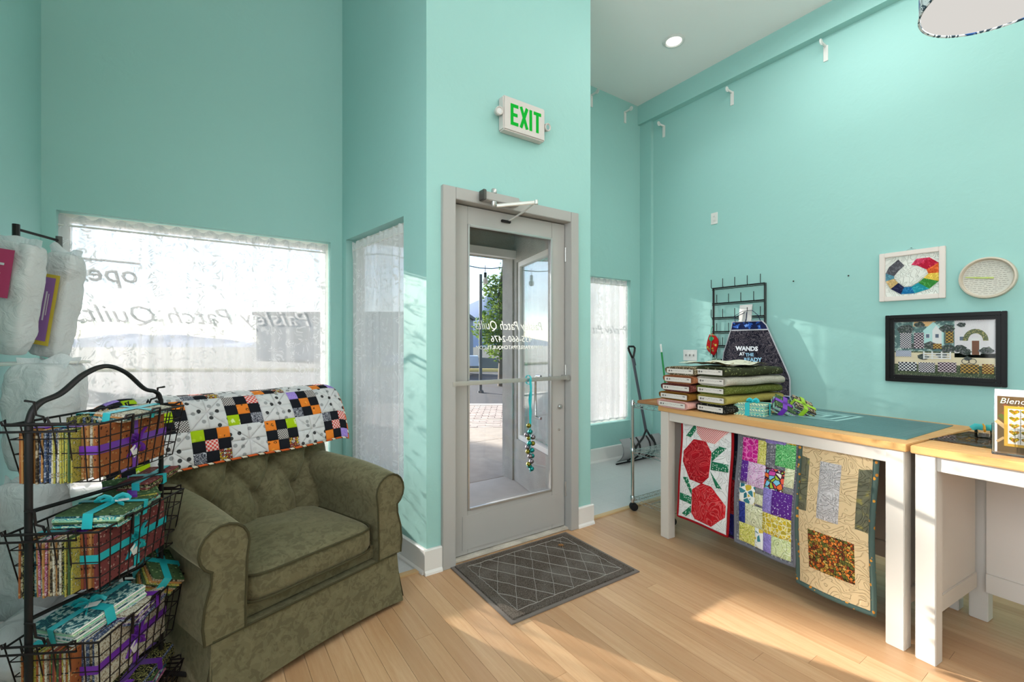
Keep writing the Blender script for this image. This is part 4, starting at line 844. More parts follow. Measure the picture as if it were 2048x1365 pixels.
# ------------------------------------------------------------ things on the second table
r = thing('pattern_stand', 'clear acrylic stand on the right table holding a gold heart quilt pattern', 'display stand', tl(1.69, .118, HT), TRZ+.11)
b = MB(); b.box((0, -.020, .060), (.235, .003, .120), bev=.001); b.box((0, .018, .115), (.235, .003, .23), Matrix.Rotation(-.05, 3, 'X'), bev=.001); b.box((0, 0, .002), (.235, .045, .004), bev=.001); b.box((-.117, 0, .06), (.003, .040, .115)); b.box((.117, 0, .06), (.003, .040, .115)); b.done('holder', M_ACRYL, r)
b = MB(); b.box((0, .004, .128), (.226, .004, .240), bev=.001); pk = b.done('pattern_packet', plain('packet_white', (224, 222, 222), .3), r)
def FP(b, x0, z0, x1, z1, y, m): b.mat(m); b.span((x0, y, z0), (x1, y+.0003, z1))
b = MB(); MOL = plain('card_olive', (104, 78, 44), .6); MTAN = plain('card_tan', (198, 160, 108), .6); MGLD = plain('card_gold', (206, 158, 52), .6); MCRM = plain('card_cream', (232, 222, 206), .6); MBRN = plain('card_brown', (126, 74, 46), .6); MGR2 = plain('card_green', (88, 98, 40), .6)
y = .0012; FP(b, -.106, .006, .110, .222, y, MOL)
rc = random.Random(5)
for k in range(46):
    x, z_ = rc.uniform(-.10, .10), rc.uniform(.012, .216); b.mat([MTAN, MBRN, MGR2, MOL, MTAN][k % 5]); sz = rc.uniform(.008, .022); a = rc.choice((.78, -.78, .5)); b.box((x, y-.0002-.00002*k, z_), (sz*2.2, .0003, sz*.7), Matrix.Rotation(a, 3, 'Y'))
FP(b, -.088, .034, .088, .186, y-.0016, MGLD); FP(b, -.078, .044, .078, .176, y-.0020, MCRM)
MHT = F('heart_print', 'cells', [(130, 106, 20), (216, 176, 40), (190, 120, 40), (120, 120, 40)], 200); b.mat(MHT)
hp = [(0, -.5), (.5, .05), (.5, .3), (.28, .45), (0, .25), (-.28, .45), (-.5, .3), (-.5, .05)]
for i in range(5):
    for j in range(5): cx0, cz0 = -.062+i*.031, .060+j*.026; b.prism([(cx0+p*.026, cz0+q*.021) for p, q in hp], lambda x, z_: (x, y-.0020, z_), lambda x, z_: (x, y-.0026, z_))
b.mat(plain('card_line', (96, 92, 70), .6))
for i in range(4): FP(b, -.047+i*.031, .046, -.0455+i*.031, .174, y-.0027, b.mats[-1])
for j in range(4): FP(b, -.076, .0725+j*.026, .076, .0735+j*.026, y-.0027, b.mats[-1])
b.done('pattern_picture', None, pk)
text('pattern_title', 'Blended H', .030, plain('title_white', (232, 226, 214), .6), pk, frame((-.100, y-.003, .204), (1, 0, 0), (0, 0, 1)), .25, .0004, 'LEFT', .98)
r = thing('quilting_template', 'clear template with dark grey print lying flat on the right table', 'template', tl(1.46, .40, HT), TRZ-.05)
b = MB(); b.box((0, 0, .0015), (.20, .40, .003), bev=.001); b.done('acrylic_sheet', M_ACRYL, r)
b = MB(); rc = random.Random(9)
for k in range(150): x, y_ = rc.uniform(-.08, .08), rc.uniform(-.17, .12); b.box((x, y_, .0034), (rc.uniform(.004, .016), rc.uniform(.004, .012), .0004), Matrix.Rotation(rc.uniform(0, 3), 3, 'Z'))
for k in range(12): b.box((0, -.185+k*.004, .0034), (rc.uniform(.10, .18), .0012, .0003))
stuff(b.done('printed_design', plain('template_ink', (74, 70, 64), .5), r))
r = thing('notion_jar', 'little clear jar with teal and orange bow on the right table', 'jar', tl(1.46, .45, HT+.0035), TRZ)
b = MB(); b.lathe([(.028, 0), (.030, .004), (.030, .030), (.028, .032), (.0275, .005)], seg=24, cap=False); b.lathe([(.028, 0), (0, 0)], seg=24); b.done('glass_jar', M_ACRYL, r, True)
for nm, m, ang in (('bow', plain('teal_cloth', (60, 170, 170), .6), .3), ('bow', plain('orange_cloth', (226, 160, 50), .6), 1.9)):
    b = MB()
    for a0 in (ang, ang+PI): b.tube([Vector((math.cos(a0)*t*.04, math.sin(a0)*t*.04, .036+.012*math.sin(PI*t))) for t in (0, .3, .6, 1)], [.006, .014, .014, .010], 8, ry=.004)
    b.done(nm, m, r, True)
r = thing('floor_caster', 'grey green cloth-covered caster foot poking in under the right table', 'caster', fr(1.49, 1.66, 0), .4)
b = MB(); b.box((0, 0, .10), (.10, .12, .05), bev=.012); b.done('covered_block', plain('grey_green', (72, 86, 80), .8), r); b = MB(); b.tube([(-.02, 0, .035), (.02, 0, .035)], .035, 20); b.done('wheel', M_BLKPL, r, True); b = MB(); b.tube([(0, 0, .035), (0, 0, .08)], .008, 8); b.done('stem', M_BLACK, r)

# ------------------------------------------------------------ hook rack with what hangs on it (right wall)
rk = thing('hook_rack', 'black metal peg rack with rows of upright pegs on the right wall', 'rack', (XR, 2.39, 1.10)); rk.matrix_world = wallM(2.39, 1.10)   # local x right, y up, z out
b = MB()
for x in (-.255, .255): b.tube([(x, 0, .02), (x, .755, .02)], .006, 8); b.tube([(x+(.02 if x > 0 else .02), 0, .035), (x+.02, .755, .035)], .004, 6)
b.done('upright', M_BLACK, rk)
for k, zz_ in enumerate((.755, .60, .455, .315, .175, .035)):
    b = MB(); b.tube([(-.26, zz_, .025), (.26, zz_, .025)], .0065, 8); b.tube([(-.26, zz_-.015, .03), (.26, zz_-.015, .03)], .004, 6); rl_ = b.done('rail', M_BLACK, rk)
    n = 5 if k % 2 == 0 else 4
    for i in range(n):
        x = -.25+i*.122+(.06 if n == 4 else 0); b = MB(); b.tube([(x, zz_, .03), (x, zz_, .055), (x, zz_+.012, .062), (x, zz_+.085, .062)], .0035, 6); b.done('peg', M_BLACK, rl_)
# apron
def WM(y, z): return wallM(y, z, XR-.075)
ap = thing('kitchen_apron', 'dark apron reading Wands At The Ready hanging from the hook rack', 'apron', (XR, 2.27, .76)); ap.matrix_world = WM(2.27, .76)
MAP = F('apron_cloth', 'swirl', [(28, 27, 40), (84, 78, 86)], 34, quilt=0); MBLU = F('apron_blue', 'speckle', [(20, 30, 70), (40, 84, 170), (110, 150, 220)], 22); MBND = plain('apron_edge', (176, 178, 186), .8)
def edgeL(t): # left edge x at height fraction from the top
    return -.138-.06*min(1, t/.4)-.10*max(0, t-.1)
def edgeR(t): return .142+.03*(t/.03 if t < .03 else 1)+ (.21*max(0, (t-.03))/.65 if t < .68 else .21+.01*(t-.68))
HA = .745
def AS(u, t): x = edgeL(t)+(edgeR(t)-edgeL(t))*u; return Vector((x, HA*(1-t), .012*math.sin(u*7)*t+.004))
b = MB()
def band_(t0, t1, m, e=0.0, n=10): b.mat(m); b.grid(lambda u, v: AS(u, t0+(t1-t0)*v)+Vector((0, 0, e)), 12, n)
band_(.115, .90, MAP, n=16); band_(0.0, .10, MBLU, n=3); band_(.10, .115, MBND, .001, 1); band_(.89, .90, MBND, .001, 1); band_(.90, 1.0, MBLU, n=3); b.done('panel', None, ap, smooth='all', norm=False)
b = MB(); pts = [AS(0, i/20) for i in range(21)]; b.tube(pts[::-1]+[AS(i/8, 0) for i in range(9)]+[AS(1, i/20) for i in range(21)], .005, 6); b.done('edging', MBND, ap)
b = MB(); b.tube([AS(.1, 0), (-.11, .80, .02), (-.04, .845, .0), (.04, .85, -.01), (.11, .80, .02), AS(.95, 0)], .007, 6, ry=.002); b.tube([(-.02, .83, 0), (-.07, .80, .03), (-.10, .775, .03), (-.06, .765, .03)], .008, 6, ry=.002); b.tube([(.0, .83, 0), (.01, .77, .03), (.0, .73, .03)], .008, 6, ry=.002); b.done('neck_strap', F('strap', 'speckle', [(30, 34, 60), (70, 84, 120), (150, 160, 180)], 90), ap)
MWL = plain('apron_letters', (226, 228, 236), .7); MWB = plain('apron_letters_blue', (150, 196, 226), .7)
text('lettering', 'WANDS', .056, MWL, ap, frame((.008, .488, .020), (1, -.02, 0), (0, 1, 0)), 0, .001, bold=.0025); text('lettering', 'AT', .040, MWL, ap, frame((-.035, .438, .020), (1, .1, 0), (0, 1, 0)), 0, .001, bold=.0015); text('lettering', 'THE', .042, MWB, ap, frame((.035, .432, .020), (1, .1, 0), (0, 1, 0)), 0, .001, bold=.0015); text('lettering', 'READY', .052, MWB, ap, frame((.065, .385, .022), (1, .08, 0), (0, 1, 0)), 0, .001, bold=.0015)
b = MB(); rc = random.Random(2)
for k in range(46): x, y_ = rc.gauss(.10, .07), .14+abs(rc.gauss(0, .03)); s_ = rc.uniform(.002, .006); b.lathe([(s_, 0), (s_, .001)], (x, y_, .019), (0, 0, 1), 6)
b.done('printed_sparks', MWL, ap); b = MB(); b.lathe([(.018, 0), (.018, .001)], (.135, .205, .019), (0, 0, 1), 9); b.lathe([(.012, 0), (.012, .0012)], (.13, .18, .019), (0, 0, 1), 7); b.done('printed_flower', plain('apron_green', (150, 176, 100), .7), ap)
# white packet, red pad, green lace
r = thing('paper_packet', 'small white packet hanging behind the apron strap on the hook rack', 'packet', (XR, 2.29, 1.50)); r.matrix_world = wallM(2.30, 1.475, XR-.055)
b = MB(); b.grid(lambda u, v: Vector((-.062+.12*u+.012*v, .19*v, .012*math.sin(PI*u)*math.sin(PI*v)+.002*math.sin(u*20))), 8, 8); b.grid(lambda u, v: Vector((-.062+.12*u+.012*v, .19*v, -.004)), 4, 4); b.done('packet', plain('packet_paper', (224, 220, 218), .5, bump=.3, bscale=60), r, smooth='all')
r = thing('hanging_pad', 'red floral padded holder with green ribbon on the hook rack', 'pad', (XR, 2.59, 1.17)); r.matrix_world = wallM(2.60, 1.29, XR-.10)
MRF = F('red_floral', 'floral', [(176, 26, 30), (206, 176, 70), (120, 150, 80), (216, 190, 160)], 24)
b = MB(); ol = []
for i in range(28):
    a = 2*PI*i/28; k = 1-.16*abs(math.cos(a*2+.9)); ol.append((.068*k*math.cos(a), .118*k*math.sin(a)))
def dome(b, ol, zt):
    rs = [[b.bm.verts.new((x*s_, y_*s_, z_)) for x, y_ in ol] for s_, z_ in ((1, 0), (.95, zt*.6), (.75, zt), (.3, zt*1.1))]
    for p, q in zip(rs, rs[1:]):
        for i in range(len(ol)): b.face([p[i], p[(i+1) % len(ol)], q[(i+1) % len(ol)], q[i]])
    b.face(rs[-1]); b.face(rs[0][::-1])
dome(b, ol, .022); b.done('pad', MRF, r, smooth='all'); MG3 = plain('green_ribbon', (40, 140, 96), .5)
b = MB(); b.tube([(.0, .13, .03), (.004, .05, .028), (-.006, -.03, .028), (-.01, -.11, .026)], .006, 6, ry=.002); b.lathe([(.022, 0), (.024, .003), (.015, .006)], (.0, .055, .026), (0, 0, 1), 10); b.tube([(0, .13, .03), (.0, .16, .02), (.004, .185, .0)], .003, 6); b.done('ribbon', MG3, r)
r = thing('lace_trim', 'grey green lace trim dangling at the foot of the hook rack', 'trim', (XR, 2.57, 1.10)); r.matrix_world = wallM(2.58, 1.105, XR-.07)
b = MB(); b.grid(lambda u, v: Vector((-.04+.09*u+.01*math.sin(v*9), .06*v*(1-.4*u), .015*math.sin(u*14)+.004)), 16, 6); b.tube([(-.01, .06, .0), (-.012, .15, 0)], .004, 6); b.done('lace', F('green_lace', 'cells', [(186, 206, 196), (96, 140, 122), (120, 160, 140)], 60), r, smooth='all', norm=False)

# ------------------------------------------------------------ wire cart, shovel, broom, bag in the right alcove
ct = thing('wire_cart', 'chrome wire shelf cart on casters in front of the right alcove', 'cart', (2.756, 2.03, 0)); Wc, Dc = .62, .345
for x, y_ in ((0, Dc), (0, 0), (Wc, Dc), (Wc, 0)):
    b = MB(); b.tube([(x, y_, .065), (x, y_, .845)], .0125, 14); b.lathe([(.0145, .845), (.0145, .855), (.010, .862), (0, .863)], (x, y_, 0), seg=14)
    for z_ in (.10, .47, .83): b.lathe([(.017, z_-.022), (.019, z_+.012), (.015, z_+.018)], (x, y_, 0), seg=14)
    po = b.done('post', M_CHROME, ct, True)
    b = MB(); b.lathe([(.010, .02), (.024, .022), (.029, .030), (.029, -.030)][:0]+[(.008, -.026), (.028, -.024), (.030, -.018), (.030, -.006), (.024, -.004), (.024, .004), (.030, .006), (.030, .018), (.028, .024), (.008, .026)], (x+.012, y_, .031), (.5, .86, 0), 22); b.done('caster', M_BLKPL, ct, True)
for z_ in (.10, .47, .83):
    b = MB()
    for a, c in (((0, 0), (Wc, 0)), ((0, Dc), (Wc, Dc)), ((0, 0), (0, Dc)), ((Wc, 0), (Wc, Dc))):
        for dz in (0, -.028): b.tube([(a[0], a[1], z_+dz), (c[0], c[1], z_+dz)], .003, 6)
        n = int(math.hypot(c[0]-a[0], c[1]-a[1])/.03); b.tube([(a[0]+(c[0]-a[0])*i/n, a[1]+(c[1]-a[1])*i/n, z_-(.028 if i % 2 else 0)) for i in range(n+1)], .0018, 5)
    for i in range(1, 25): b.tube([(Wc*i/25, 0, z_+.003), (Wc*i/25, Dc, z_+.003)], .0018, 5)
    b.tube([(0, Dc*.5, z_-.002), (Wc, Dc*.5, z_-.002)], .003, 6); b.done('wire_shelf', M_CHROME, ct)
r = thing('woven_tray', 'shallow brown woven tray lying on top of the wire cart', 'tray', (2.756+.31, 2.03+.17, .8365))
b = MB(); b.box((0, 0, .004), (.56, .31, .008), bev=.002); b.box((0, -.15, .012), (.56, .012, .018), bev=.003); b.box((0, .15, .012), (.56, .012, .018), bev=.003); b.box((-.275, 0, .012), (.012, .30, .018), bev=.003); b.box((.275, 0, .012), (.012, .30, .018), bev=.003); b.done('tray', F('woven_cane', 'stripe', [(176, 128, 88), (202, 158, 116), (140, 92, 60)], 60), r)
def sack(name, label, cat, c, w_, d, h, m, seed, group=None, crump=.05, M=None, seg=22):
    r = thing(name, label, cat, c, 0, group); rr2 = random.Random(seed); off = Vector((rr2.random()*9, rr2.random()*9, seed))
    def S_(u, v):
        a = 2*PI*u; ph = PI*(v-.5); e = .55; ca, sa, cp, sp = math.cos(a), math.sin(a), math.cos(ph), math.sin(ph); f = lambda t, e: abs(t)**e*(1 if t > 0 else -1)
        p = Vector((w_/2*f(ca, e)*f(cp, .5), d/2*f(sa, e)*f(cp, .5), h/2*(1+f(sp, .7)))); n = noise.noise(p*9+off)*crump+noise.noise(p*28+off)*crump*.4
        q = p+Vector((ca*cp, sa*cp, sp*.4))*n; q.z = max(q.z, 0); return q
    b = MB(); b.grid(S_, seg, seg-4, closed_u=True); o = b.done('bag', m, r, smooth='all')
    if M is not None: r.matrix_world = M
    return r
MFILM = plastic_film('clear_film', (238, 240, 242), .9)
sack('plastic_bag', 'crumpled clear plastic bag sitting on the middle cart shelf', 'bag', (3.15, 2.20, .475), .24, .20, .17, plastic_film('blue_film', (222, 232, 244), .8), 5, crump=.06)
sv = thing('snow_shovel', 'grey snow pusher with black D handle standing in the right alcove', 'shovel', (3.98, 3.30, .002))
def blade(u, v):
    a = -1.1+1.9*v; return Vector((-.33+.66*u, .16-.20*math.cos(a), .16+.155*math.sin(a)+.002))
b = MB(); b.grid(blade, 20, 12); b.grid(lambda u, v: blade(u, v)+Vector((0, .008, 0)), 20, 12); b.done('blade', plain('grey_blade', (150, 150, 152), .5), sv, smooth='all')
b = MB()
for x in (-.24, -.12, .12, .24): b.tube([blade(.5+x*1.05+(.10 if x < 0 else -.10)*j/8*abs(x)*6*0, j/10)+Vector((-x*.25*j/10*0, -.010, 0)) for j in range(11)], .009, 6)
for s_ in (-1, 1): b.tube([(0, -.06, .36), (s_*.06, -.065, .28), (s_*.15, -.055, .20), (s_*.20, -.05, .10)], .011, 8)
b.done('rib', M_BLKPL, sv, True); b = MB(); b.tube([(-.335, .065, .005), (.335, .065, .005)], .008, 6); b.done('wear_strip', M_BLKPL, sv)
b = MB(); b.tube([(0, -.06, .33), (-.03, .10, 1.12)], .015, 12); b.tube([(-.025, .08, 1.05), (-.028, .10, 1.13)], .019, 12); b.done('handle', plain('dark_grey_pole', (70, 76, 84), .4), sv, True)
b = MB(); b.tube([(-.03, .10, 1.12), (-.075, .112, 1.21), (-.085, .116, 1.245), (-.07, .12, 1.262), (.005, .12, 1.262), (.02, .116, 1.245), (.012, .112, 1.21), (-.03, .10, 1.12)], .012, 8); b.done('grip', M_BLKPL, sv, True)
bo = thing('broom', 'green and white broom pole leaning in the corner behind the shovel', 'broom', (4.20, 3.06, 0))
b = MB(); b.tube([(0, 0, .12), (.04, .18, 1.20)], .010, 10); b.done('pole', plain('green_pole', (30, 140, 70), .35), bo, True); b = MB(); b.tube([(.04, .18, 1.20), (.043, .195, 1.29)], .011, 10); b.done('pole_cap', plain('white_plastic', (226, 228, 226), .4), bo, True)
b = MB(); b.box((0, 0, .07), (.05, .26, .13), taper=.6); b.done('brush_head', plain('broom_bristle', (60, 90, 70), .9), bo)
# ------------------------------------------------------------ armchair
def velvet():
    t = NT('olive_damask'); v = t.coord(); f = t.noise(v, 13, 3, 2.2).outputs[0]; g = t.noise(v, 34, 2, 1.2).outputs[0]
    c = t.mix(t.ramp(f, [(.46, 0), (.52, 1)]), (92, 87, 64), (104, 98, 73)); c = t.mix(t.ramp(g, [(.50, 0), (.56, .45)]), c, (116, 110, 84))
    h = t.noise(v, 700, 2).outputs[0]
    return t.out(t.bsdf(c, .8, 0, .15, h, .12, .002, **{'Sheen Weight': .35, 'Sheen Roughness': .4, 'Sheen Tint': (.9, .85, .6, 1)}))
M_OLV = velvet(); M_PIP = plain('olive_piping', (64, 60, 38), .8)
CHA = math.atan2(.358, .934); CH = thing('armchair', 'olive green skirted armchair with button-tufted back and rolled arms', 'armchair', (.415, 2.06, 0), CHA)
HWB = .415
# skirt: four flared panels with inverted pleats at the corners
def skirt_panel(P0, P1, nrm, name='skirt_panel'):
    P0, P1, nrm = Vector(P0), Vector(P1), Vector(nrm); b = MB()
    def S_(u, v):
        z = .015+.018*math.sin(PI*u)*0+ (.245-.015)*v + (1-v)*.022*math.sin(PI*u); fl = (1-v)**1.3*.028; e = (1-v)*.012*((abs(u-.5)*2)**6)
        p = P0.lerp(P1, u)+nrm*(fl+e); d = (P1-P0).normalized(); p = p+d*((u-.5)*2)*(1-v)*.012; return Vector((p.x, p.y, z))
    b.grid(S_, 24, 8); b.grid(lambda u, v: S_(u, v)-nrm*.006, 24, 8); b.done(name, M_OLV, CH, smooth='all')
    b = MB(); b.tube([P0.lerp(P1, i/12)+nrm*.003+Vector((0, 0, .247)) for i in range(13)], .005, 6); b.done('piping', M_PIP, CH, True)
DB = .72
skirt_panel((-HWB, 0, 0), (HWB, 0, 0), (0, -1, 0)); skirt_panel((-HWB, DB, 0), (-HWB, 0, 0), (-1, 0, 0)); skirt_panel((HWB, 0, 0), (HWB, DB, 0), (1, 0, 0)); skirt_panel((HWB, DB, 0), (-HWB, DB, 0), (0, 1, 0))
for x, y in ((-HWB, 0), (HWB, 0), (-HWB, DB), (HWB, DB)):
    sx2, sy2 = (1 if x > 0 else -1), (1 if y > 0 else -1); b = MB()
    b.prism([(x-sx2*.05, y+sy2*.004), (x+sx2*.004, y+sy2*.004), (x+sx2*.004, y-sy2*.05), (x-sx2*.05, y-sy2*.05)], lambda a, c: (a+sx2*.014, c+sy2*.014, .02), lambda a, c: (a, c, .24)); b.done('corner_pleat', M_OLV, CH)
b = MB(); b.span((-HWB+.012, .012, .05), (HWB-.012, DB-.01, .245)); b.box((0, .09, .285), (.66, .10, .09), bev=.015); b.done('seat_frame', M_OLV, CH, True)
# seat cushion
b = MB(); cw, cd = .60, .58
def CS(u, v):
    a = 2*PI*u; ph = PI*(v-.5); f = lambda t, e: abs(t)**e*(1 if t > 0 else -1); ca, sa = math.cos(a), math.sin(a)
    x = cw/2*f(ca, .28)*f(math.cos(ph), .16); y = cd/2*f(sa, .28)*f(math.cos(ph), .16); z = .062*f(math.sin(ph), .45)
    if z > 0: z += .040*max(0, 1-(x/(cw/2))**2)*max(0, 1-(y/(cd/2))**2)
    return Vector((x, y+.285, z+.365))
b.grid(CS, 56, 22, closed_u=True); cu_ = b.done('seat_cushion', M_OLV, CH, smooth='all')
for z in (.418, .316):
    b = MB(); f = lambda t, e: abs(t)**e*(1 if t > 0 else -1); b.tube([((cw/2+.001)*f(math.cos(a), .3), (cd/2+.001)*f(math.sin(a), .3)+.285, z-.004*abs(math.cos(a))) for a in [i*2*PI/72 for i in range(72)]], .0052, 6, True); b.done('piping', M_PIP, cu_, True)
# arms
def arm(sx):
    b = MB(); cx0, cz0, R0 = .375, .566, .086
    def prof(t):     # outer base up, over the roll, down inside
        pts = []
        pts += [(.440, .245), (.447, .31), (.440, .38), (.420, .45), (.418, .495)]
        for k in range(13):
            a = math.radians(-62+k*(242/12)); pts.append((cx0+R0*t*math.cos(a), cz0+R0*t*math.sin(a)*1.0))
        pts += [(.300, .50), (.302, .42), (.305, .33), (.305, .245)]; return pts
    n = len(prof(1)); rows = []; ys = [0.0, .006, .02, .05, .10, .18, .28, .38, .48, .58, .66]
    for j, y in enumerate(ys):
        k = .93 if j == 0 else (.985 if j == 1 else 1+.10*math.sin(min(1, y/.3)*PI/2)); dz = .028*math.sin(min(1, y/.45)*PI/2)
        row = [b.bm.verts.new((sx*(x+(.004*math.sin(y*9) if z > .45 else 0)), y-.005, z+(dz if z > .45 else 0))) for x, z in prof(k)]; rows.append(row)
    for p, q in zip(rows, rows[1:]):
        for i in range(n): b.face([p[i], p[(i+1) % n], q[(i+1) % n], q[i]])
    b.face(rows[0]); b.face(rows[-1][::-1]); o = b.done('arm', M_OLV, CH, True)
    b = MB(); b.tube([(sx*x, -.006, z) for x, z in prof(.98)], .0048, 6); b.done('piping', M_PIP, o, True)
    return o
arm(-1); arm(1)
# tufted back
BT = [(-.30, .69), (-.10, .69), (.10, .69), (.30, .69), (-.20, .545), (0, .545), (.20, .545), (-.38, .545), (.38, .545)]
SEG = []
for i, p in enumerate(BT):
    for q in BT[i+1:]:
        if abs(p[1]-q[1]) > .1 and abs(abs(p[0]-q[0])-.10) < .03: SEG.append((p, q))
for p in BT:
    if p[1] > .6: SEG.append((p, (p[0]*1.04, 1.0)))
    elif abs(p[0]) < .3: SEG.append((p, (p[0], .40)))
SEG += [((-.30, .69), (-.47, .74)), ((.30, .69), (.47, .74)), ((-.30, .69), (-.38, .545)), ((.30, .69), (.38, .545))]
def sdist(x, z, s):
    (ax, az), (bx_, bz) = s; dx, dz = bx_-ax, bz-az; t = max(0, min(1, ((x-ax)*dx+(z-az)*dz)/(dx*dx+dz*dz))); return math.hypot(x-ax-dx*t, z-az-dz*t)
def BS(s, t, front):
    hw = .40+.075*min(1, max(0, (t-.25)/.5)); x = (s*2-1)*hw; z = .36+.66*t; ctr = .60+.17*t; ex = max(0, 1-abs(s*2-1)**7)**.4; et = max(0, 1-t**9)**.45
    th = .085*ex*et
    if front:
        d = min(sdist(x, z, q) for q in SEG); db = min(math.hypot(x-p[0], z-p[1]) for p in BT)
        y = ctr-th*(1+.0)-.056*ex*et*(1-math.exp(-(d/.040)**1.1)) + .036*math.exp(-(db/.028)**2)*ex
        y += -.01*math.sin(PI*min(1, t*1.3))
    else: y = ctr+th
    return Vector((x, y, z-.012*(abs(s*2-1)**4)*t))
b = MB(); g1 = b.grid(lambda u, v: BS(u, v, True), 110, 84); g2 = b.grid(lambda u, v: BS(1-u, v, False), 110, 20)
b.done('backrest', M_OLV, CH, smooth='all')
for x, z in BT:
    if abs(x) > .35: continue
    t = (z-.36)/.66; hw = .40+.075*min(1, max(0, (t-.25)/.5)); p = BS((x/hw+1)/2, t, True); b = MB(); b.lathe([(.012, -.004), (.013, .0), (.009, .006), (0, .008)], p, (0, -1, -.1), 14); b.done('button', M_OLV, CH, True)

# ------------------------------------------------------------ quilt thrown over the armchair back
QW = 1.13; prof_ = catmull([(.560, .765), (.575, .85), (.610, .95), (.665, 1.03), (.74, 1.058), (.82, 1.04), (.872, .97), (.885, .86), (.885, .74)], 10)
_cum = [0]
for a, c in zip(prof_, prof_[1:]): _cum.append(_cum[-1]+(Vector(c)-Vector(a)).length)
QL = _cum[-1]
def pathat(s):
    s = max(0, min(QL*.99999, s)); i = max(k for k in range(len(_cum)-1) if _cum[k] <= s); t = (s-_cum[i])/(_cum[i+1]-_cum[i]); p = Vector(prof_[i]).lerp(Vector(prof_[i+1]), t); return p
QX = -.03
def QS(u, v):
    x = (u-.5)*QW+QX; p = pathat(v*QL); drop = max(0, abs(x)-.455); y, z = p.x, p.y
    z -= 2.6*drop*drop+.015*math.sin(x*3+1); z -= .045*max(0, -x)*1.0*(1-v)*1.2; y += -.012*math.sin(x*9)*(1-min(1, v*2.2)) - .02*(1-min(1, v*3)); x2 = x*(1-.25*drop)
    if v < .5: y -= .012
    return Vector((x2, y, z))
rq = thing('throw_quilt', 'polka dot and nine-patch quilt with orange striped edge draped over the armchair back', 'quilt', CH.location, CHA)
MDOT = F('dot_block', 'dots', [(206, 204, 206), (60, 60, 62), (150, 150, 152), (196, 194, 196)], 27, 'UV', quilt=0)
np_ = dict(k=F('black_patch', 'solid', [(24, 25, 32)]), o=F('orange_patch', 'floral', [(226, 126, 44), (90, 50, 20), (240, 150, 60)], 40, 'UV'), g=F('lime_patch', 'floral', [(160, 190, 20), (220, 230, 170), (180, 204, 50)], 30, 'UV'), p=F('purple_patch', 'swirl', [(150, 124, 206), (176, 150, 220)], 90, 'UV'),
    r=F('red_check_patch', 'check', [(206, 70, 66), (226, 196, 190)], 110, 'UV'), s=F('swirl_patch', 'swirl', [(60, 62, 74), (176, 176, 186)], 90, 'UV'), w=F('houndstooth_patch', 'check', [(60, 50, 50), (196, 190, 188)], 180, 'UV'), m=F('confetti_patch', 'cells', [(24, 22, 24), (206, 170, 60), (196, 190, 186), (150, 70, 60)], 110, 'UV'))
MSTR = F('orange_stripe_binding', 'stripe', [(214, 96, 46), (214, 96, 46), (214, 96, 46), (28, 26, 28), (226, 214, 196)], 9)
backing(rq, QS, QW, QL, F('quilt_back', 'solid', [(190, 188, 190)]), MSTR, 40, 26, .006, 1 if normal(QS, .5, .1).y < 0 else -1, .006)
SG = 1 if normal(QS, .5, .1).y < 0 else -1
pats = ['oks/kpk/mkg'.split('/'), 'gko/krk/skm'.split('/'), 'okg/kwk/okm'.split('/'), 'skr/krk/okp'.split('/'), 'sko/kgk/rkw'.split('/'), 'wkr/kok/gks'.split('/'), 'pkw/kok/sko'.split('/')]
NB = 7; bs = QW/NB; nrow = int(QL/bs+.5); bsv = QL/nrow; pi_ = 0
for j in range(nrow):
    for i in range(NB):
        u0, v0, u1, v1 = i/NB, j/nrow, (i+1)/NB, (j+1)/nrow
        if i == 0: u0 += .003
        if i == NB-1: u1 -= .003
        if j == 0: v0 += .006
        if (i+j) % 2 == 1:
            um, vm = (u0+u1)/2, (v0+v1)/2; R8 = [(u0, v0), (um, v0), (u1, v0), (u1, vm), (u1, v1), (um, v1), (u0, v1), (u0, vm)]
            qpatch(rq, QS, [[R8[k], R8[(k+1) % 8], (um, vm)] for k in range(8)], MDOT, QW, QL, .006, sgn=SG, name='dotted_block')
        else:
            pt = pats[pi_ % 7]; pi_ += 1
            for a in range(3):
                for c in range(3): qpatch(rq, QS, rect(u0+(u1-u0)*a/3, v0+(v1-v0)*c/3, u0+(u1-u0)*(a+1)/3, v0+(v1-v0)*(c+1)/3), np_[pt[2-c][a]], QW, QL, .003, sgn=SG, name='small_patch', seg=.03)

# ------------------------------------------------------------ wire display rack with four baskets
RC = fr(1.48, -1.325, 0); RD1 = FV*.995+RV*-.10; RD2 = Vector((RD1.y, -RD1.x, 0)); RRZ = math.atan2(RD2.y, RD2.x)
rack = thing('display_rack', 'black metal arched display rack holding four wire baskets', 'rack', RC, RRZ)
def rkl(p): q = Vector(p)-RC; return Vector((q.dot(RD2), q.dot(RD1), q.z))
PL = rkl(fr(1.285, -1.371, 0)); PR_ = rkl(fr(1.665, -1.290, 0))
def pl(t, z): return Vector((PL.x+(PR_.x-PL.x)*t, PL.y+(PR_.y-PL.y)*t, z))
arch = catmull([pl(0, 0.02), pl(0, .5), pl(0, 1.0), pl(.01, 1.09), pl(.07, 1.128), pl(.2, 1.15), pl(.36, 1.203), pl(.52, 1.225), pl(.68, 1.20), pl(.84, 1.14), pl(.94, 1.125), pl(.99, 1.10), pl(1, 1.02), pl(1, .5), pl(1, .02)], 8)
b = MB(); b.tube(arch, .0105, 10, ry=.007, up=(RD2.x*0+1, 0, 0)); b.done('arched_frame', M_BLACK, rack, True)
for z in (.82, .515, .20):
    b = MB(); b.tube([pl(0, z), pl(1, z)], .006, 8); b.done('cross_bar', M_BLACK, rack, True)
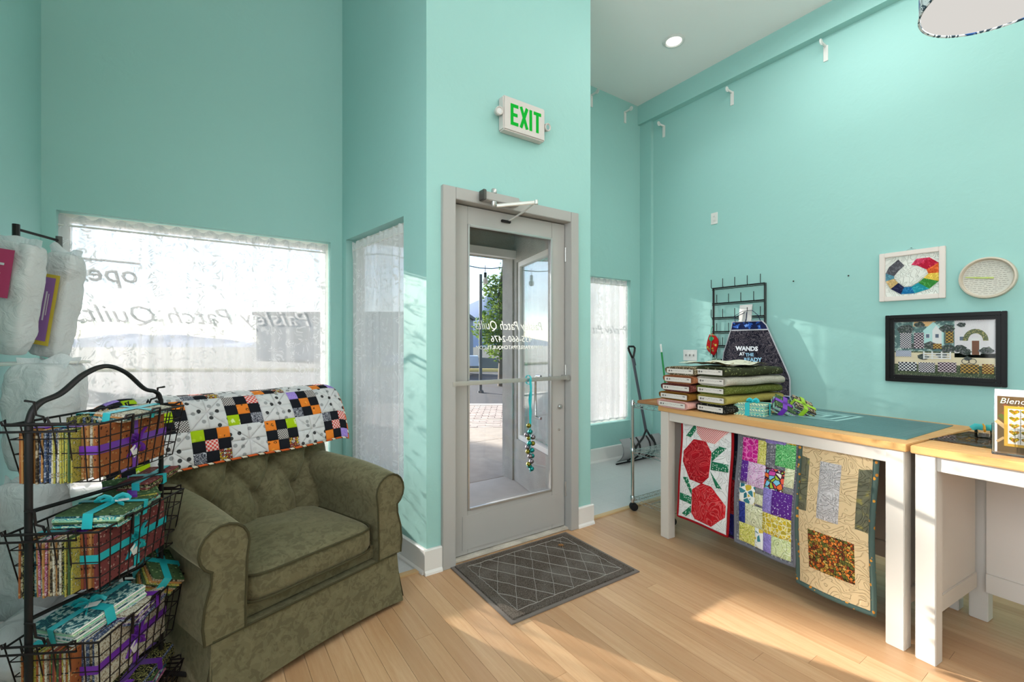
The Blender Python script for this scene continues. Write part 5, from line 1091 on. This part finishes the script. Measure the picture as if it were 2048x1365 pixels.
for t in (0, 1):
    c = pl(t, 0); b = MB(); b.tube([c+Vector((-.19, 0, .008)), c+Vector((-.17, 0, .03)), c+Vector((-.09, 0, .075)), c+Vector((0, 0, .09)), c+Vector((.09, 0, .075)), c+Vector((.17, 0, .03)), c+Vector((.19, 0, .008))], .009, 8); b.done('foot', M_BLACK, rack, True)
BW, BD = .122, .195
TIER = [(1.068, 'topmost', .175), (.758, 'second from the top', .19), (.442, 'third from the top', .19), (.125, 'lowest', .105)]
MWIRE = plain('basket_wire', (40, 34, 34), .4, .4)
for z, nm, dp in TIER:
    r = thing('wire_basket', 'black wire basket %s on the arched display rack' % nm, 'basket', RC+Vector((0, 0, z-dp)), RRZ, 'wire baskets on the display rack')
    b = MB(); t_ = .84
    def C4(k, zz_): return [Vector((-BW*k, -BD*k, zz_)), Vector((BW*k, -BD*k, zz_)), Vector((BW*k, BD*k, zz_)), Vector((-BW*k, BD*k, zz_))]
    b.tube(C4(1, dp), .0036, 6, True); b.done('rim', MWIRE, r, True); b = MB()
    for k in (.25, .5, .75, 0): b.tube(C4(t_+(1-t_)*k, dp*k+.002), .0019, 5, True)
    def upw(p, q, n):
        for i in range(n+1): a = p.lerp(q, i/n); b.tube([Vector((a.x, a.y, dp)), Vector((a.x*t_, a.y*t_, .002))], .0019, 5)
    c = C4(1, dp); upw(c[0], c[1], 6); upw(c[1], c[2], 9); upw(c[3], c[2], 6); upw(c[0], c[3], 9)
    for i in range(1, 6): x = -BW*t_+2*BW*t_*i/6; b.tube([(x, -BD*t_, .002), (x, BD*t_, .002)], .0019, 5)
    stuff(b.done('wire_mesh', MWIRE, r, True))
    # double hook brackets front and back, looped over the frame posts
    for sg, P0 in ((-1, PL), (1, PR_)):
        y = sg*(BD+.006); b = MB(); x0, x1 = (P0.x-.055, P0.x+.13) if sg < 0 else (P0.x-.13, P0.x+.055)
        b.tube([(x0, y, dp), (x0-.006, y, dp+.012), (x0+.004, y, dp+.016), (x0+.006, y, dp+.004), (x1-.02, y, dp+.004), (x1-.004, y, dp+.012), (x1, y, dp+.014), (x1+.003, y, dp-.018), (x0-.010, y, dp-.018), (x0-.012, y, dp-.002)], .0034, 6)
        xm = P0.x+(.012 if sg < 0 else -.012); s2 = 1 if sg < 0 else -1; b.tube([(P0.x, y, dp+.07), (xm+s2*.012, y, dp+.066), (xm+s2*.016, y, dp+.03), (xm+s2*.035, y, dp+.024), (xm+s2*.04, y, dp+.010), (xm+s2*.045, y, dp+.022), (xm+s2*.052, y, dp+.004)], .0036, 6)
        b.done('hook', MWIRE, r, True)
    b = MB(); b.tube([(BW+.003, .02, dp+.006), (BW+.006, .02, dp+.012), (BW+.007, .055, dp+.012), (BW+.004, .06, dp), (BW*.93, .062, dp*.55)], .0036, 6); b.tube([(BW+.003, -.10, dp+.0), (BW+.007, -.10, dp+.010), (BW+.007, -.07, dp+.010), (BW+.002, -.065, dp*.7)], .0036, 6); b.done('ticket_clip', MWIRE, r, True)
def RM(x, y, z, rz=0, rx=0, ry=0): return Matrix.Translation(RC+RD2*x+RD1*y+Vector((0, 0, z))) @ Matrix.Rotation(RRZ+rz, 4, 'Z') @ Matrix.Rotation(ry, 4, 'Y') @ Matrix.Rotation(rx, 4, 'X')
GB = 'ribbon-tied fabric bundles in the wire baskets'
# standing like books: local z (stack axis) turned along the rack's x ; fold (+x side) turned up
def books(zb, hgt, dp_, y, xs, seed, where, n=6, tilt=0):
    rr2 = random.Random(seed)
    for i, (x, th, ids, rib) in enumerate(xs):
        M = RM(x, y, zb+hgt/2+.004, 0, 0, 0) @ Matrix.Rotation(PI/2+tilt, 4, 'Y') @ Matrix.Translation((0, 0, 0))
        bundle(where[i], M, hgt, dp_, th, n, ids, rib, GB, seed+i, bow=False, cross=False)
# the wide bundle facing the camera-right side: stack axis along +x, seen from its top sheet
def facing(zb, ids, rib, label, seed, L_=.30, hgt=.155, th=.045, x=.040, tag_=True, y=0):
    M = RM(x, y, zb+hgt/2+.006) @ Matrix.Rotation(PI/2, 4, 'Y') @ Matrix.Rotation(0, 4, 'Z'); return bundle(label, M, hgt, L_, th, 6, ids, rib, GB, seed, bow=True, tagon=tag_)
z1 = TIER[0][0]-TIER[0][2]; z2 = TIER[1][0]-TIER[1][2]; z3 = TIER[2][0]-TIER[2][2]; z4 = TIER[3][0]-TIER[3][2]
facing(z1, [PR[9], PR[0], PR[9], PR[5]], 'purple', 'orange flowered fabric bundle crossed with purple ribbon in the topmost basket', 21)
books(z1, .15, .11, -.125, [(-.098, .034, [0, 9, 0], 'purple'), (-.060, .034, [9, 11, 8], 'teal'), (-.022, .034, [8, 5, 1], 'purple'), (.012, .026, [1, 7, 1], 'purple')], 31,
      ['orange and brown bundle at the left corner of the topmost basket', 'gold bundle second from the left in the topmost basket', 'blue and cream bundle in the middle of the topmost basket', 'lime green bundle next to the orange flowered one, topmost basket'])
books(z1, .17, .11, .02, [(-.092, .04, [3, 3, 1], 'teal'), (-.048, .04, [3, 8, 3], 'teal'), (-.004, .036, [2, 5, 2], 'teal')], 35,
      ['black flowered bundle at the left side of the topmost basket', 'black bundle with teal band behind the gold one, topmost basket', 'aqua and cream bundle standing in the topmost basket'])
books(z1, .165, .13, .11, [(-.06, .045, [4, 8, 3], 'teal'), (.005, .05, [4, 10, 2], 'teal')], 38, ['black and red zigzag bundle at the back of the topmost basket', 'maroon bundle poking up at the back of the topmost basket'])
bundle('thin cream bundle lying over the front of the topmost basket', RM(.065, .03, z1+.165, 0, 0, .15), .09, .22, .022, 4, [PR[5], PR[2], PR[9]], 'teal', GB, 40, bow=False)
# second
facing(z2, [PR[0], PR[4], PR[0], PR[9]], 'teal', 'rust flowered fabric bundle crossed with teal ribbon in the second basket', 41, hgt=.165)
books(z2, .16, .11, -.125, [(-.098, .034, [0, 11, 3], 'teal'), (-.060, .034, [2, 9, 10], 'teal'), (-.022, .034, [9, 11, 5], 'purple'), (.012, .028, [3, 7, 1], 'purple')], 45,
      ['brown and gold bundle at the left corner of the second basket', 'aqua and pink bundle second from the left in the second basket', 'gold and tan bundle in the middle of the second basket', 'black and green bundle next to the rust flowered one, second basket'])
books(z2, .16, .12, .08, [(-.08, .05, [11, 4, 0], 'purple'), (-.02, .05, [7, 11, 5], 'teal')], 49, ['brown striped bundle at the back left of the second basket', 'sage bundle at the back of the second basket'])
bundle('aqua and green fabric bundle with teal bow lying across the second basket', RM(.030, -.02, z2+.178, .15, -.04, .06), .17, .24, .040, 7, [aq[1], PR[2], PR[7], aq[2]], 'teal', GB, 52, tagon=True)
bundle('gold and red fanned bundle with purple ribbon behind the aqua one', RM(-.01, .12, z2+.185, .6, .10, .0), .14, .20, .045, 8, [PR[9], PR[4], PR[1], PR[7]], 'purple', GB, 53, bow=False, fan=.25)
bundle('dark red and grey bundle on top at the back of the second basket', RM(.02, .17, z2+.225, .1, .05, 0), .10, .19, .028, 5, [PR[3], PR[4], PR[11]], 'teal', GB, 54, bow=False)
# third
facing(z3, [PR[8], PR[5], PR[8], PR[11]], 'purple', 'lettered navy and cream bundle crossed with purple ribbon in the third basket', 61, hgt=.165)
books(z3, .155, .11, -.125, [(-.098, .034, [5, 0, 3], 'teal'), (-.060, .034, [1, 0, 5], 'purple'), (-.022, .034, [0, 7, 4], 'teal'), (.012, .028, [1, 5, 0], 'teal')], 65,
      ['tan bundle at the left corner of the third basket', 'yellow and brown bundle second from the left in the third basket', 'red brown bundle in the middle of the third basket', 'olive gold bundle beside the lettered one, third basket'])
bundle('white and aqua fabric bundle with a long teal bow lying on the third basket', RM(-.01, -.04, z3+.178, -.35, .16, -.05), .17, .21, .045, 8, [F('white_print', 'speckle', [(206, 210, 212), (226, 228, 226), (110, 170, 190)], 40), aq[2], MTAG, PR[2]], 'teal', GB, 66, tagon=True)
bundle('navy and lilac bundle under the white one in the third basket', RM(.055, .05, z3+.155, .1, .05, 0), .13, .22, .040, 6, [PR[8], PR[6], PR[5]], 'purple', GB, 67, bow=False)
bundle('olive green fanned bundle with teal band leaning out of the third basket', RM(.04, .15, z3+.20, .9, .35, .5), .11, .17, .060, 9, [PR[7], PR[1], PR[9], PR[11]], 'teal', GB, 68, bow=False, fan=.35)
# lowest
bundle('pink and teal swirl bundle with teal bow lying on the lowest basket', RM(.02, .02, z4+.085, .2, .02, .03), .17, .26, .040, 6, [PR[2], PR[10], PR[7]], 'purple', GB, 71)
bundle('dark grey flowered bundle at the back of the lowest basket', RM(.02, .13, z4+.10, .05, .12, 0), .12, .17, .05, 6, [PR[3], PR[8], PR[3]], 'purple', GB, 72, bow=False)
books(z4, .075, .11, -.125, [(-.09, .05, [0, 5, 3], 'teal'), (-.03, .05, [9, 4, 11], 'purple')], 75, ['orange bundle at the left corner of the lowest basket', 'gold and red bundle in the middle of the lowest basket'])

# ------------------------------------------------------------ bagged batting and packages stacked along the left wall
GP = 'plastic wrapped batting packages along the left wall'
MPW = plain('packed_batting', (232, 232, 228), .6)
def package(label, F_, R_, zb, w_, d, h, tilt, rz, lblcol=None, seed=1, edge=None):
    M = Matrix.Translation(fr(F_, R_, zb)) @ Matrix.Rotation(math.radians(-YAW+rz), 4, 'Z') @ Matrix.Rotation(math.radians(tilt), 4, 'Y')
    r = thing('batting_package', label, 'package', (0, 0, 0), 0, GP); r.matrix_world = M; rr2 = random.Random(seed); off = Vector((seed*3.1, seed, 0))
    def S_(u, v, g=0):
        a = 2*PI*u; ph = PI*(v-.5); f = lambda t, e: abs(t)**e*(1 if t > 0 else -1); ca, sa, cp, sp = math.cos(a), math.sin(a), math.cos(ph), math.sin(ph)
        p = Vector((w_/2*f(ca, .35)*f(cp, .22), d/2*f(sa, .45)*f(cp, .35), h/2*(1+f(sp, .6)))); n = noise.noise(p*12+off)*.010+noise.noise(p*45+off)*.005
        return p+Vector((ca, sa, 0))*(n+g)
    b = MB(); b.grid(lambda u, v: S_(u, v, -.006), 36, 26, closed_u=True); b.done('batting', MPW, r, smooth='all')
    b = MB(); b.grid(S_, 48, 34, closed_u=True); b.grid(lambda u, v: Vector((w_*.55*(2*u-1)*(.85+.1*v), d*.10*math.sin(u*8+seed)*v, h*.97+.035*v+.03*v*noise.noise(Vector((u*3, v, seed))))), 24, 5); b.done('film', MFILM, r, smooth='all')
    if lblcol:
        b = MB()
        for (x0, z0, x1, z1), m, o in lblcol:
            b.mat(m); y0 = -d/2-.013-.002*o; q = [(x0, z0), (x1, z0), (x1, z1), (x0, z1)]; b.face([b.bm.verts.new((x*w_, y0, z*h)) for x, z in q])
        b.done('paper_label', None, r)
    return r
MPK = plain('pink_label', (196, 66, 110), .5); MYL = plain('yellow_label', (214, 190, 70), .5); MPL = plain('purple_label', (156, 110, 176), .5); MLW = plain('label_text', (232, 226, 232), .5)
package('batting package with pink label tilted at the upper left edge', 1.86, -2.10, 1.26, .21, .10, .46, 9, 0, [((-.34, .50, .30, .92), MPK, 0), ((-.3, .78, .15, .80), MLW, 1), ((-.3, .74, .05, .76), MLW, 1), ((-.3, .70, .1, .715), MLW, 1)], 3)
package('batting package with purple and yellow label hanging behind the pink labelled one', 2.03, -2.076, 1.24, .145, .10, .47, 10, 0, [((-.10, .12, .36, .78), MYL, 0), ((-.07, .16, .26, .75), MPL, 1), ((.05, .35, .10, .62), MLW, 2), ((.13, .40, .16, .60), MLW, 2)], 4)
package('plump white plastic wrapped roll standing under the labelled packages', 1.80, -1.87, .80, .20, .15, .42, 1, 0, None, 6)
package('second white wrapped roll beside the display rack post, behind the plump one', 2.02, -2.04, .72, .18, .14, .50, 2, 0, None, 7)
package('tall clear wrapped batting with pencil writing left of the display rack', 1.70, -1.81, .28, .21, .16, .50, 0, 0, [((-.36, .62, -.16, .93), MPK, 0)], 8)
package('white batting package with purple and yellow stripe low behind the display rack', 1.78, -1.76, .08, .30, .16, .24, -3, 0, [((-.2, .52, .46, .58), MYL, 0), ((-.2, .44, .46, .52), MPL, 0)], 9)
sack('plastic_bag', 'crumpled translucent plastic sack on the floor at the lower left corner', 'bag', fr(1.50, -1.68, .0), .34, .26, .36, MFILM, 12, crump=.10, seg=34)
st = thing('package_stand', 'grey stand carrying the wrapped packages at the left wall', 'stand', fr(2.02, -2.02, 0), math.radians(-YAW))
b = MB(); b.tube([(.245, .02, 0), (.215, .02, .68)], .012, 10); b.tube([(-.10, .10, 0), (-.10, .10, 1.80)], .012, 10); b.done('pole', plain('grey_pole', (92, 94, 92), .5), st, True)
for z in (.275, .70, 1.225): b = MB(); b.box((-.03, -.08, z-.010), (.22, .30, .012), bev=.003); b.done('shelf', MPW, st)
b = MB(); b.tube([(-.06, -.12, 1.80), (-.06, -.12, 1.74)], .012, 8); b.tube([(-.10, .10, 1.78), (-.06, -.12, 1.78)], .006, 8); b.done('hook', M_BLACK, st)
# ------------------------------------------------------------ outside
b = MB(); b.span((-14, 2.5, -.16), (16, YF+3.2, -.03)); b.done('ground', M_CONC)['kind'] = 'structure'
gr = bpy.data.objects['ground']
b = MB(); b.prism([(pL[0]+.005, YF+.14), (CL[0], 2.50), (CR[0], 2.50), (pR[0]-.005, YF+.14)], lambda x, y: (x, y, -.03), lambda x, y: (x, y, -.003)); lab(b.done('recess_slab', plain('speckled_slab', (186, 178, 168), .8, bump=.3, bscale=200, vary=.06), gr), 'sandy slab inside the door recess')
b = MB(); b.prism([(pR[0]-.005, YF+.1), (CRo[0]+.0, 2.50), (CRo[0]-.03, 2.50), (pR[0]-.035, YF+.1)], lambda x, y: (x, y, -.003), lambda x, y: (x, y, .012)); b.done('edge_strip', M_WFRAME, gr)
for i in range(-5, 7):
    for j in range(2):
        b = MB(); b.box((0, 0, -.015), (1.494, 1.494, .03), bev=.004); b.done('paving_slab', M_CONC, gr, loc=(1.1+i*1.5, YF+.14+.75+j*1.5, -.002))
def frbox(name, F0, F1, R0, R1, z0, z1, m, par=None):
    b = MB(); P_ = [(F0, R0), (F0, R1), (F1, R1), (F1, R0)]; b.prism(P_, lambda f, r: fr(f, r, z0), lambda f, r: fr(f, r, z1)); return b.done(name, m, par)
struct(frbox('ground', 5.0, 7.0, -16, 16, -.20, -.034, M_CONC))
struct(frbox('ground', 7.0, 9.55, -18, 18, -.20, -.036, plain('brick_mortar', (170, 160, 150), .9)))
b = MB(); rc = random.Random(3); MBR = plain('paving_brick', (168, 156, 148), .85, vary=.2)
for i in range(22):
    for j in range(60):
        F_, R_ = 7.05+i*.113, -7+j*.235+(.117 if i % 2 else 0)
        if -3.2 < R_ < 6: b.box(fr(F_, R_, -.020+rc.uniform(-.003, .003)), (.222, .10, .04), Matrix.Rotation(-TH, 3, 'Z'))
stuff(b.done('paving_brick', MBR, gr))
struct(frbox('ground', 9.55, 9.75, -30, 30, -.20, .0, plain('kerb', (190, 186, 178), .8)))
struct(frbox('ground', 9.75, 24, -60, 60, -.24, -.12, M_ROAD)); struct(frbox('ground', 24, 160, -160, 160, -.24, -.02, plain('far_ground', (64, 68, 64), .9, vary=.15)))  # far ground's dark colour stands in for shade
frbox('kerb', 22.6, 22.9, -40, 40, -.12, .02, plain('far_kerb', (196, 180, 120), .8), gr)
# tree
def leafcloud(b, c, r, n, sz, seed, sq=1):
    rr2 = random.Random(seed)
    for k in range(n):
        d = Vector((rr2.gauss(0, 1), rr2.gauss(0, 1), rr2.gauss(0, 1))).normalized()*r*rr2.random()**.4; d.z *= sq; p = Vector(c)+d; u = Vector((rr2.gauss(0, 1), rr2.gauss(0, 1), rr2.gauss(0, 1))).normalized(); v = u.orthogonal().normalized(); s = sz*rr2.uniform(.6, 1.3)
        b.face([b.bm.verts.new(p-u*s), b.bm.verts.new(p+v*s*.6), b.bm.verts.new(p+u*s), b.bm.verts.new(p-v*s*.6)])
def leafm(name, c1, c2):
    t = NT(name); v = t.coord(); c = t.mix(t.ramp(t.noise(v, 3, 3).outputs[0], [(.35, 0), (.65, 1)]), c1, c2); d = t.n('ShaderNodeBsdfDiffuse', {'Color': c}).outputs[0]; l = t.n('ShaderNodeBsdfTranslucent', {'Color': c}).outputs[0]; return t.out(t.n('ShaderNodeMixShader', {0: .35, 1: d, 2: l}).outputs[0])
ML1 = leafm('green_leaves', (52, 84, 44), (128, 150, 66)); ML2 = leafm('dark_leaves', (40, 62, 50), (70, 94, 70))
tr = thing('street_tree', 'leafy green street tree beyond the door glass', 'tree', fr(15, -.35, -.12))
b = MB(); b.tube([(0, 0, 0), (.05, 0, 1.6), (.0, .1, 3.0), (.1, 0, 4.2)], [.13, .10, .08, .03], 10); b.done('trunk', plain('bark', (80, 74, 66), .9, bump=.5, bscale=30), tr, True)
b = MB()
for x, y, z, r_, n in ((-.35, 0, 1.9, .62, 900), (.25, .2, 2.3, .8, 1200), (.1, .1, 3.1, .7, 900), (.7, 0, 3.2, .75, 900), (1.1, .3, 2.2, .9, 1100), (-.25, 0, 3.3, .4, 300), (.3, 0, 3.9, .4, 200), (.6, .3, 1.5, .7, 700), (-.1, 0, 1.3, .5, 500)): leafcloud(b, (x*.826, -x*.564+y, z), r_, n, .065, int(z*97))
stuff(b.done('foliage', ML1, tr, norm=False))
for k, (F_, R_, h_, r_, lb_) in enumerate([(26, 1.6, 3.2, 2.4, 'dark tree mass behind the leafy street tree'), (28, -5.5, 1.5, 1.6, 'low dark shrubbery across the road at the left'), (30, 7.5, 4.4, 3.2, 'dark tree across the road behind the side window')]):
    t_ = thing('background_tree', lb_, 'tree', fr(F_, R_, -.1)); b = MB(); b.tube([(0, 0, 0), (0, 0, h_)], .2, 8); b.done('trunk', plain('bark', (80, 74, 66), .9), t_)
    b = MB(); leafcloud(b, (0, 0, h_*.72), r_, 1600, .16, k+50, .95); stuff(b.done('foliage', ML2, t_, norm=False))
b = MB(); b.tube([(0, 0, 0), (0, 0, 3.4)], .045, 10); b.lathe([(.09, 0), (.09, .05), (.05, .08)], seg=12); tag(b.done('street_pole', plain('dark_pole', (54, 60, 66), .5), loc=fr(13.0, -.90, -.12)), 'dark street pole in front of the green tree', 'pole')
b = MB(); b.prism([(-.95, -.40), (.95, -.40), (.95, .42), (-.95, .42)], lambda x, y: (x*2.2, y*2.0, .42), lambda x, y: (x*2.15, y*1.95, .85)); 
car = thing('parked_car', 'pale blue car parked across the road at the left of the door view', 'car', fr(20.5, -3.6, -.12), -TH+.1)
b.done('body', plain('car_blue', (150, 168, 196), .3, .2, .5), car); b = MB(); b.prism([(-1.2, -.75), (1.1, -.75), (1.1, .75), (-1.2, .75)], lambda x, y: (x, y, .85), lambda x, y: (x*.7, y*.85, 1.32)); b.done('cabin', plain('car_glass', (60, 70, 84), .1, 0, .6), car)
for x in (-1.3, 1.3):
    for y in (-.74, .74): b = MB(); b.tube([(x, y-.1, .32), (x, y+.1, .32)], .32, 18); b.done('wheel', M_BLKPL, car, True)
bl = thing('far_building', 'grey flat-roofed building across the road at the left of the door view', 'building', fr(34, -5.2, 0), -TH)
b = MB(); b.span((-14, 0, 0), (1.6, 8, 3.4)); b.done('wall', plain('grey_render', (120, 128, 140), .9), bl); b = MB(); b.span((-14.2, -.2, 3.4), (1.8, 8.2, 3.65)); b.done('roof', plain('dark_roof', (80, 84, 90), .9), bl)
for k in range(5): b = MB(); b.box((-1.0-k*2.4, -.03, 1.9), (1.2, .06, 1.1)); b.done('window', plain('far_window', (70, 84, 100), .2), bl)
b = MB(); b.box((1.3, .6, 4.2), (.7, .7, 1.3)); b.done('chimney', plain('dark_roof', (80, 84, 90), .9), bl)
b = MB()
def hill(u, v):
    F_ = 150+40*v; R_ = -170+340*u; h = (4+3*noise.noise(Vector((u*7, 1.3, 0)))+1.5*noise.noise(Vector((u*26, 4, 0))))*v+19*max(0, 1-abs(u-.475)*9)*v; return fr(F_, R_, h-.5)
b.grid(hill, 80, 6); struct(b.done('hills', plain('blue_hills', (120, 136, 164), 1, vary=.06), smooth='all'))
# festoon bulbs under the canopy edge
sl = thing('string_lights', 'black string of white festoon bulbs outside across the door recess', 'string lights', (1.2, 3.85, 2.1))
pts = [Vector((-.5+.14*i, .02*math.sin(i), -.02-.045*math.sin(PI*((i*.14) % .62)/.62))) for i in range(16)]
b = MB(); b.tube(pts, .0045, 6); b.done('cable', M_BLKPL, sl)
for k in range(4):
    x = .36+k*.25; b = MB(); b.tube([(x, 0, -.03), (x, 0, -.10)], .003, 6); b.tube([(x, 0, -.10), (x, 0, -.15)], .014, 10); s_ = b.done('socket', M_BLKPL, sl, True)
    if k != 0: b = MB(); b.lathe([(.012, -.15), (.026, -.172), (.028, -.19), (.020, -.208), (0, -.216)], (x, 0, 0), seg=16); b.done('bulb', plain('white_bulb', (236, 234, 226), .3), s_, True)
# script sign hung inside the broad window, readable from the street
sg = thing('open_sign', 'grey script open sign hanging from a bar in the broad window', 'sign', (-.48, YF+.080, 1.72))
b = MB(); b.tube([(.16, 0, .075), (-.175, 0, .085)], .007, 8); b.done('sign_bar', M_LGREY, sg); text('letters', 'open', .155, M_LGREY, sg, frame((0, .0, .0), (-1, 0, 0), (0, 0, 1)), .2, .003, bold=.002)

# added poplar, out of view: blocks the low sun from most of the door
for px_, hz_, nk, rr_, lb_ in ((-7.1, 9.5, 11, 1.05, 'unseen narrow poplar added left of the broad window to block low sun'),):
    tp = thing('background_tree', lb_, 'tree', (px_, 30.0, -.1)); b = MB(); b.tube([(0, 0, 0), (0, 0, hz_)], [.22, .05], 10); b.done('trunk', plain('bark', (80, 74, 66), .9), tp); b = MB()
    for k in range(nk): leafcloud(b, (0.03*math.sin(k*2), 0, 4.4+k*.62), rr_ if k < nk-2 else .6, 1000, .13, 300+k+int(hz_*10), 1)
    stuff(b.done('foliage', ML2, tp, norm=False))
b = MB()
for x in (-.5, 1.6): b.tube([(x, 0, -.02), (x, -.115, .03)], .006, 6)
b.done('hook', M_BLKPL, sl)
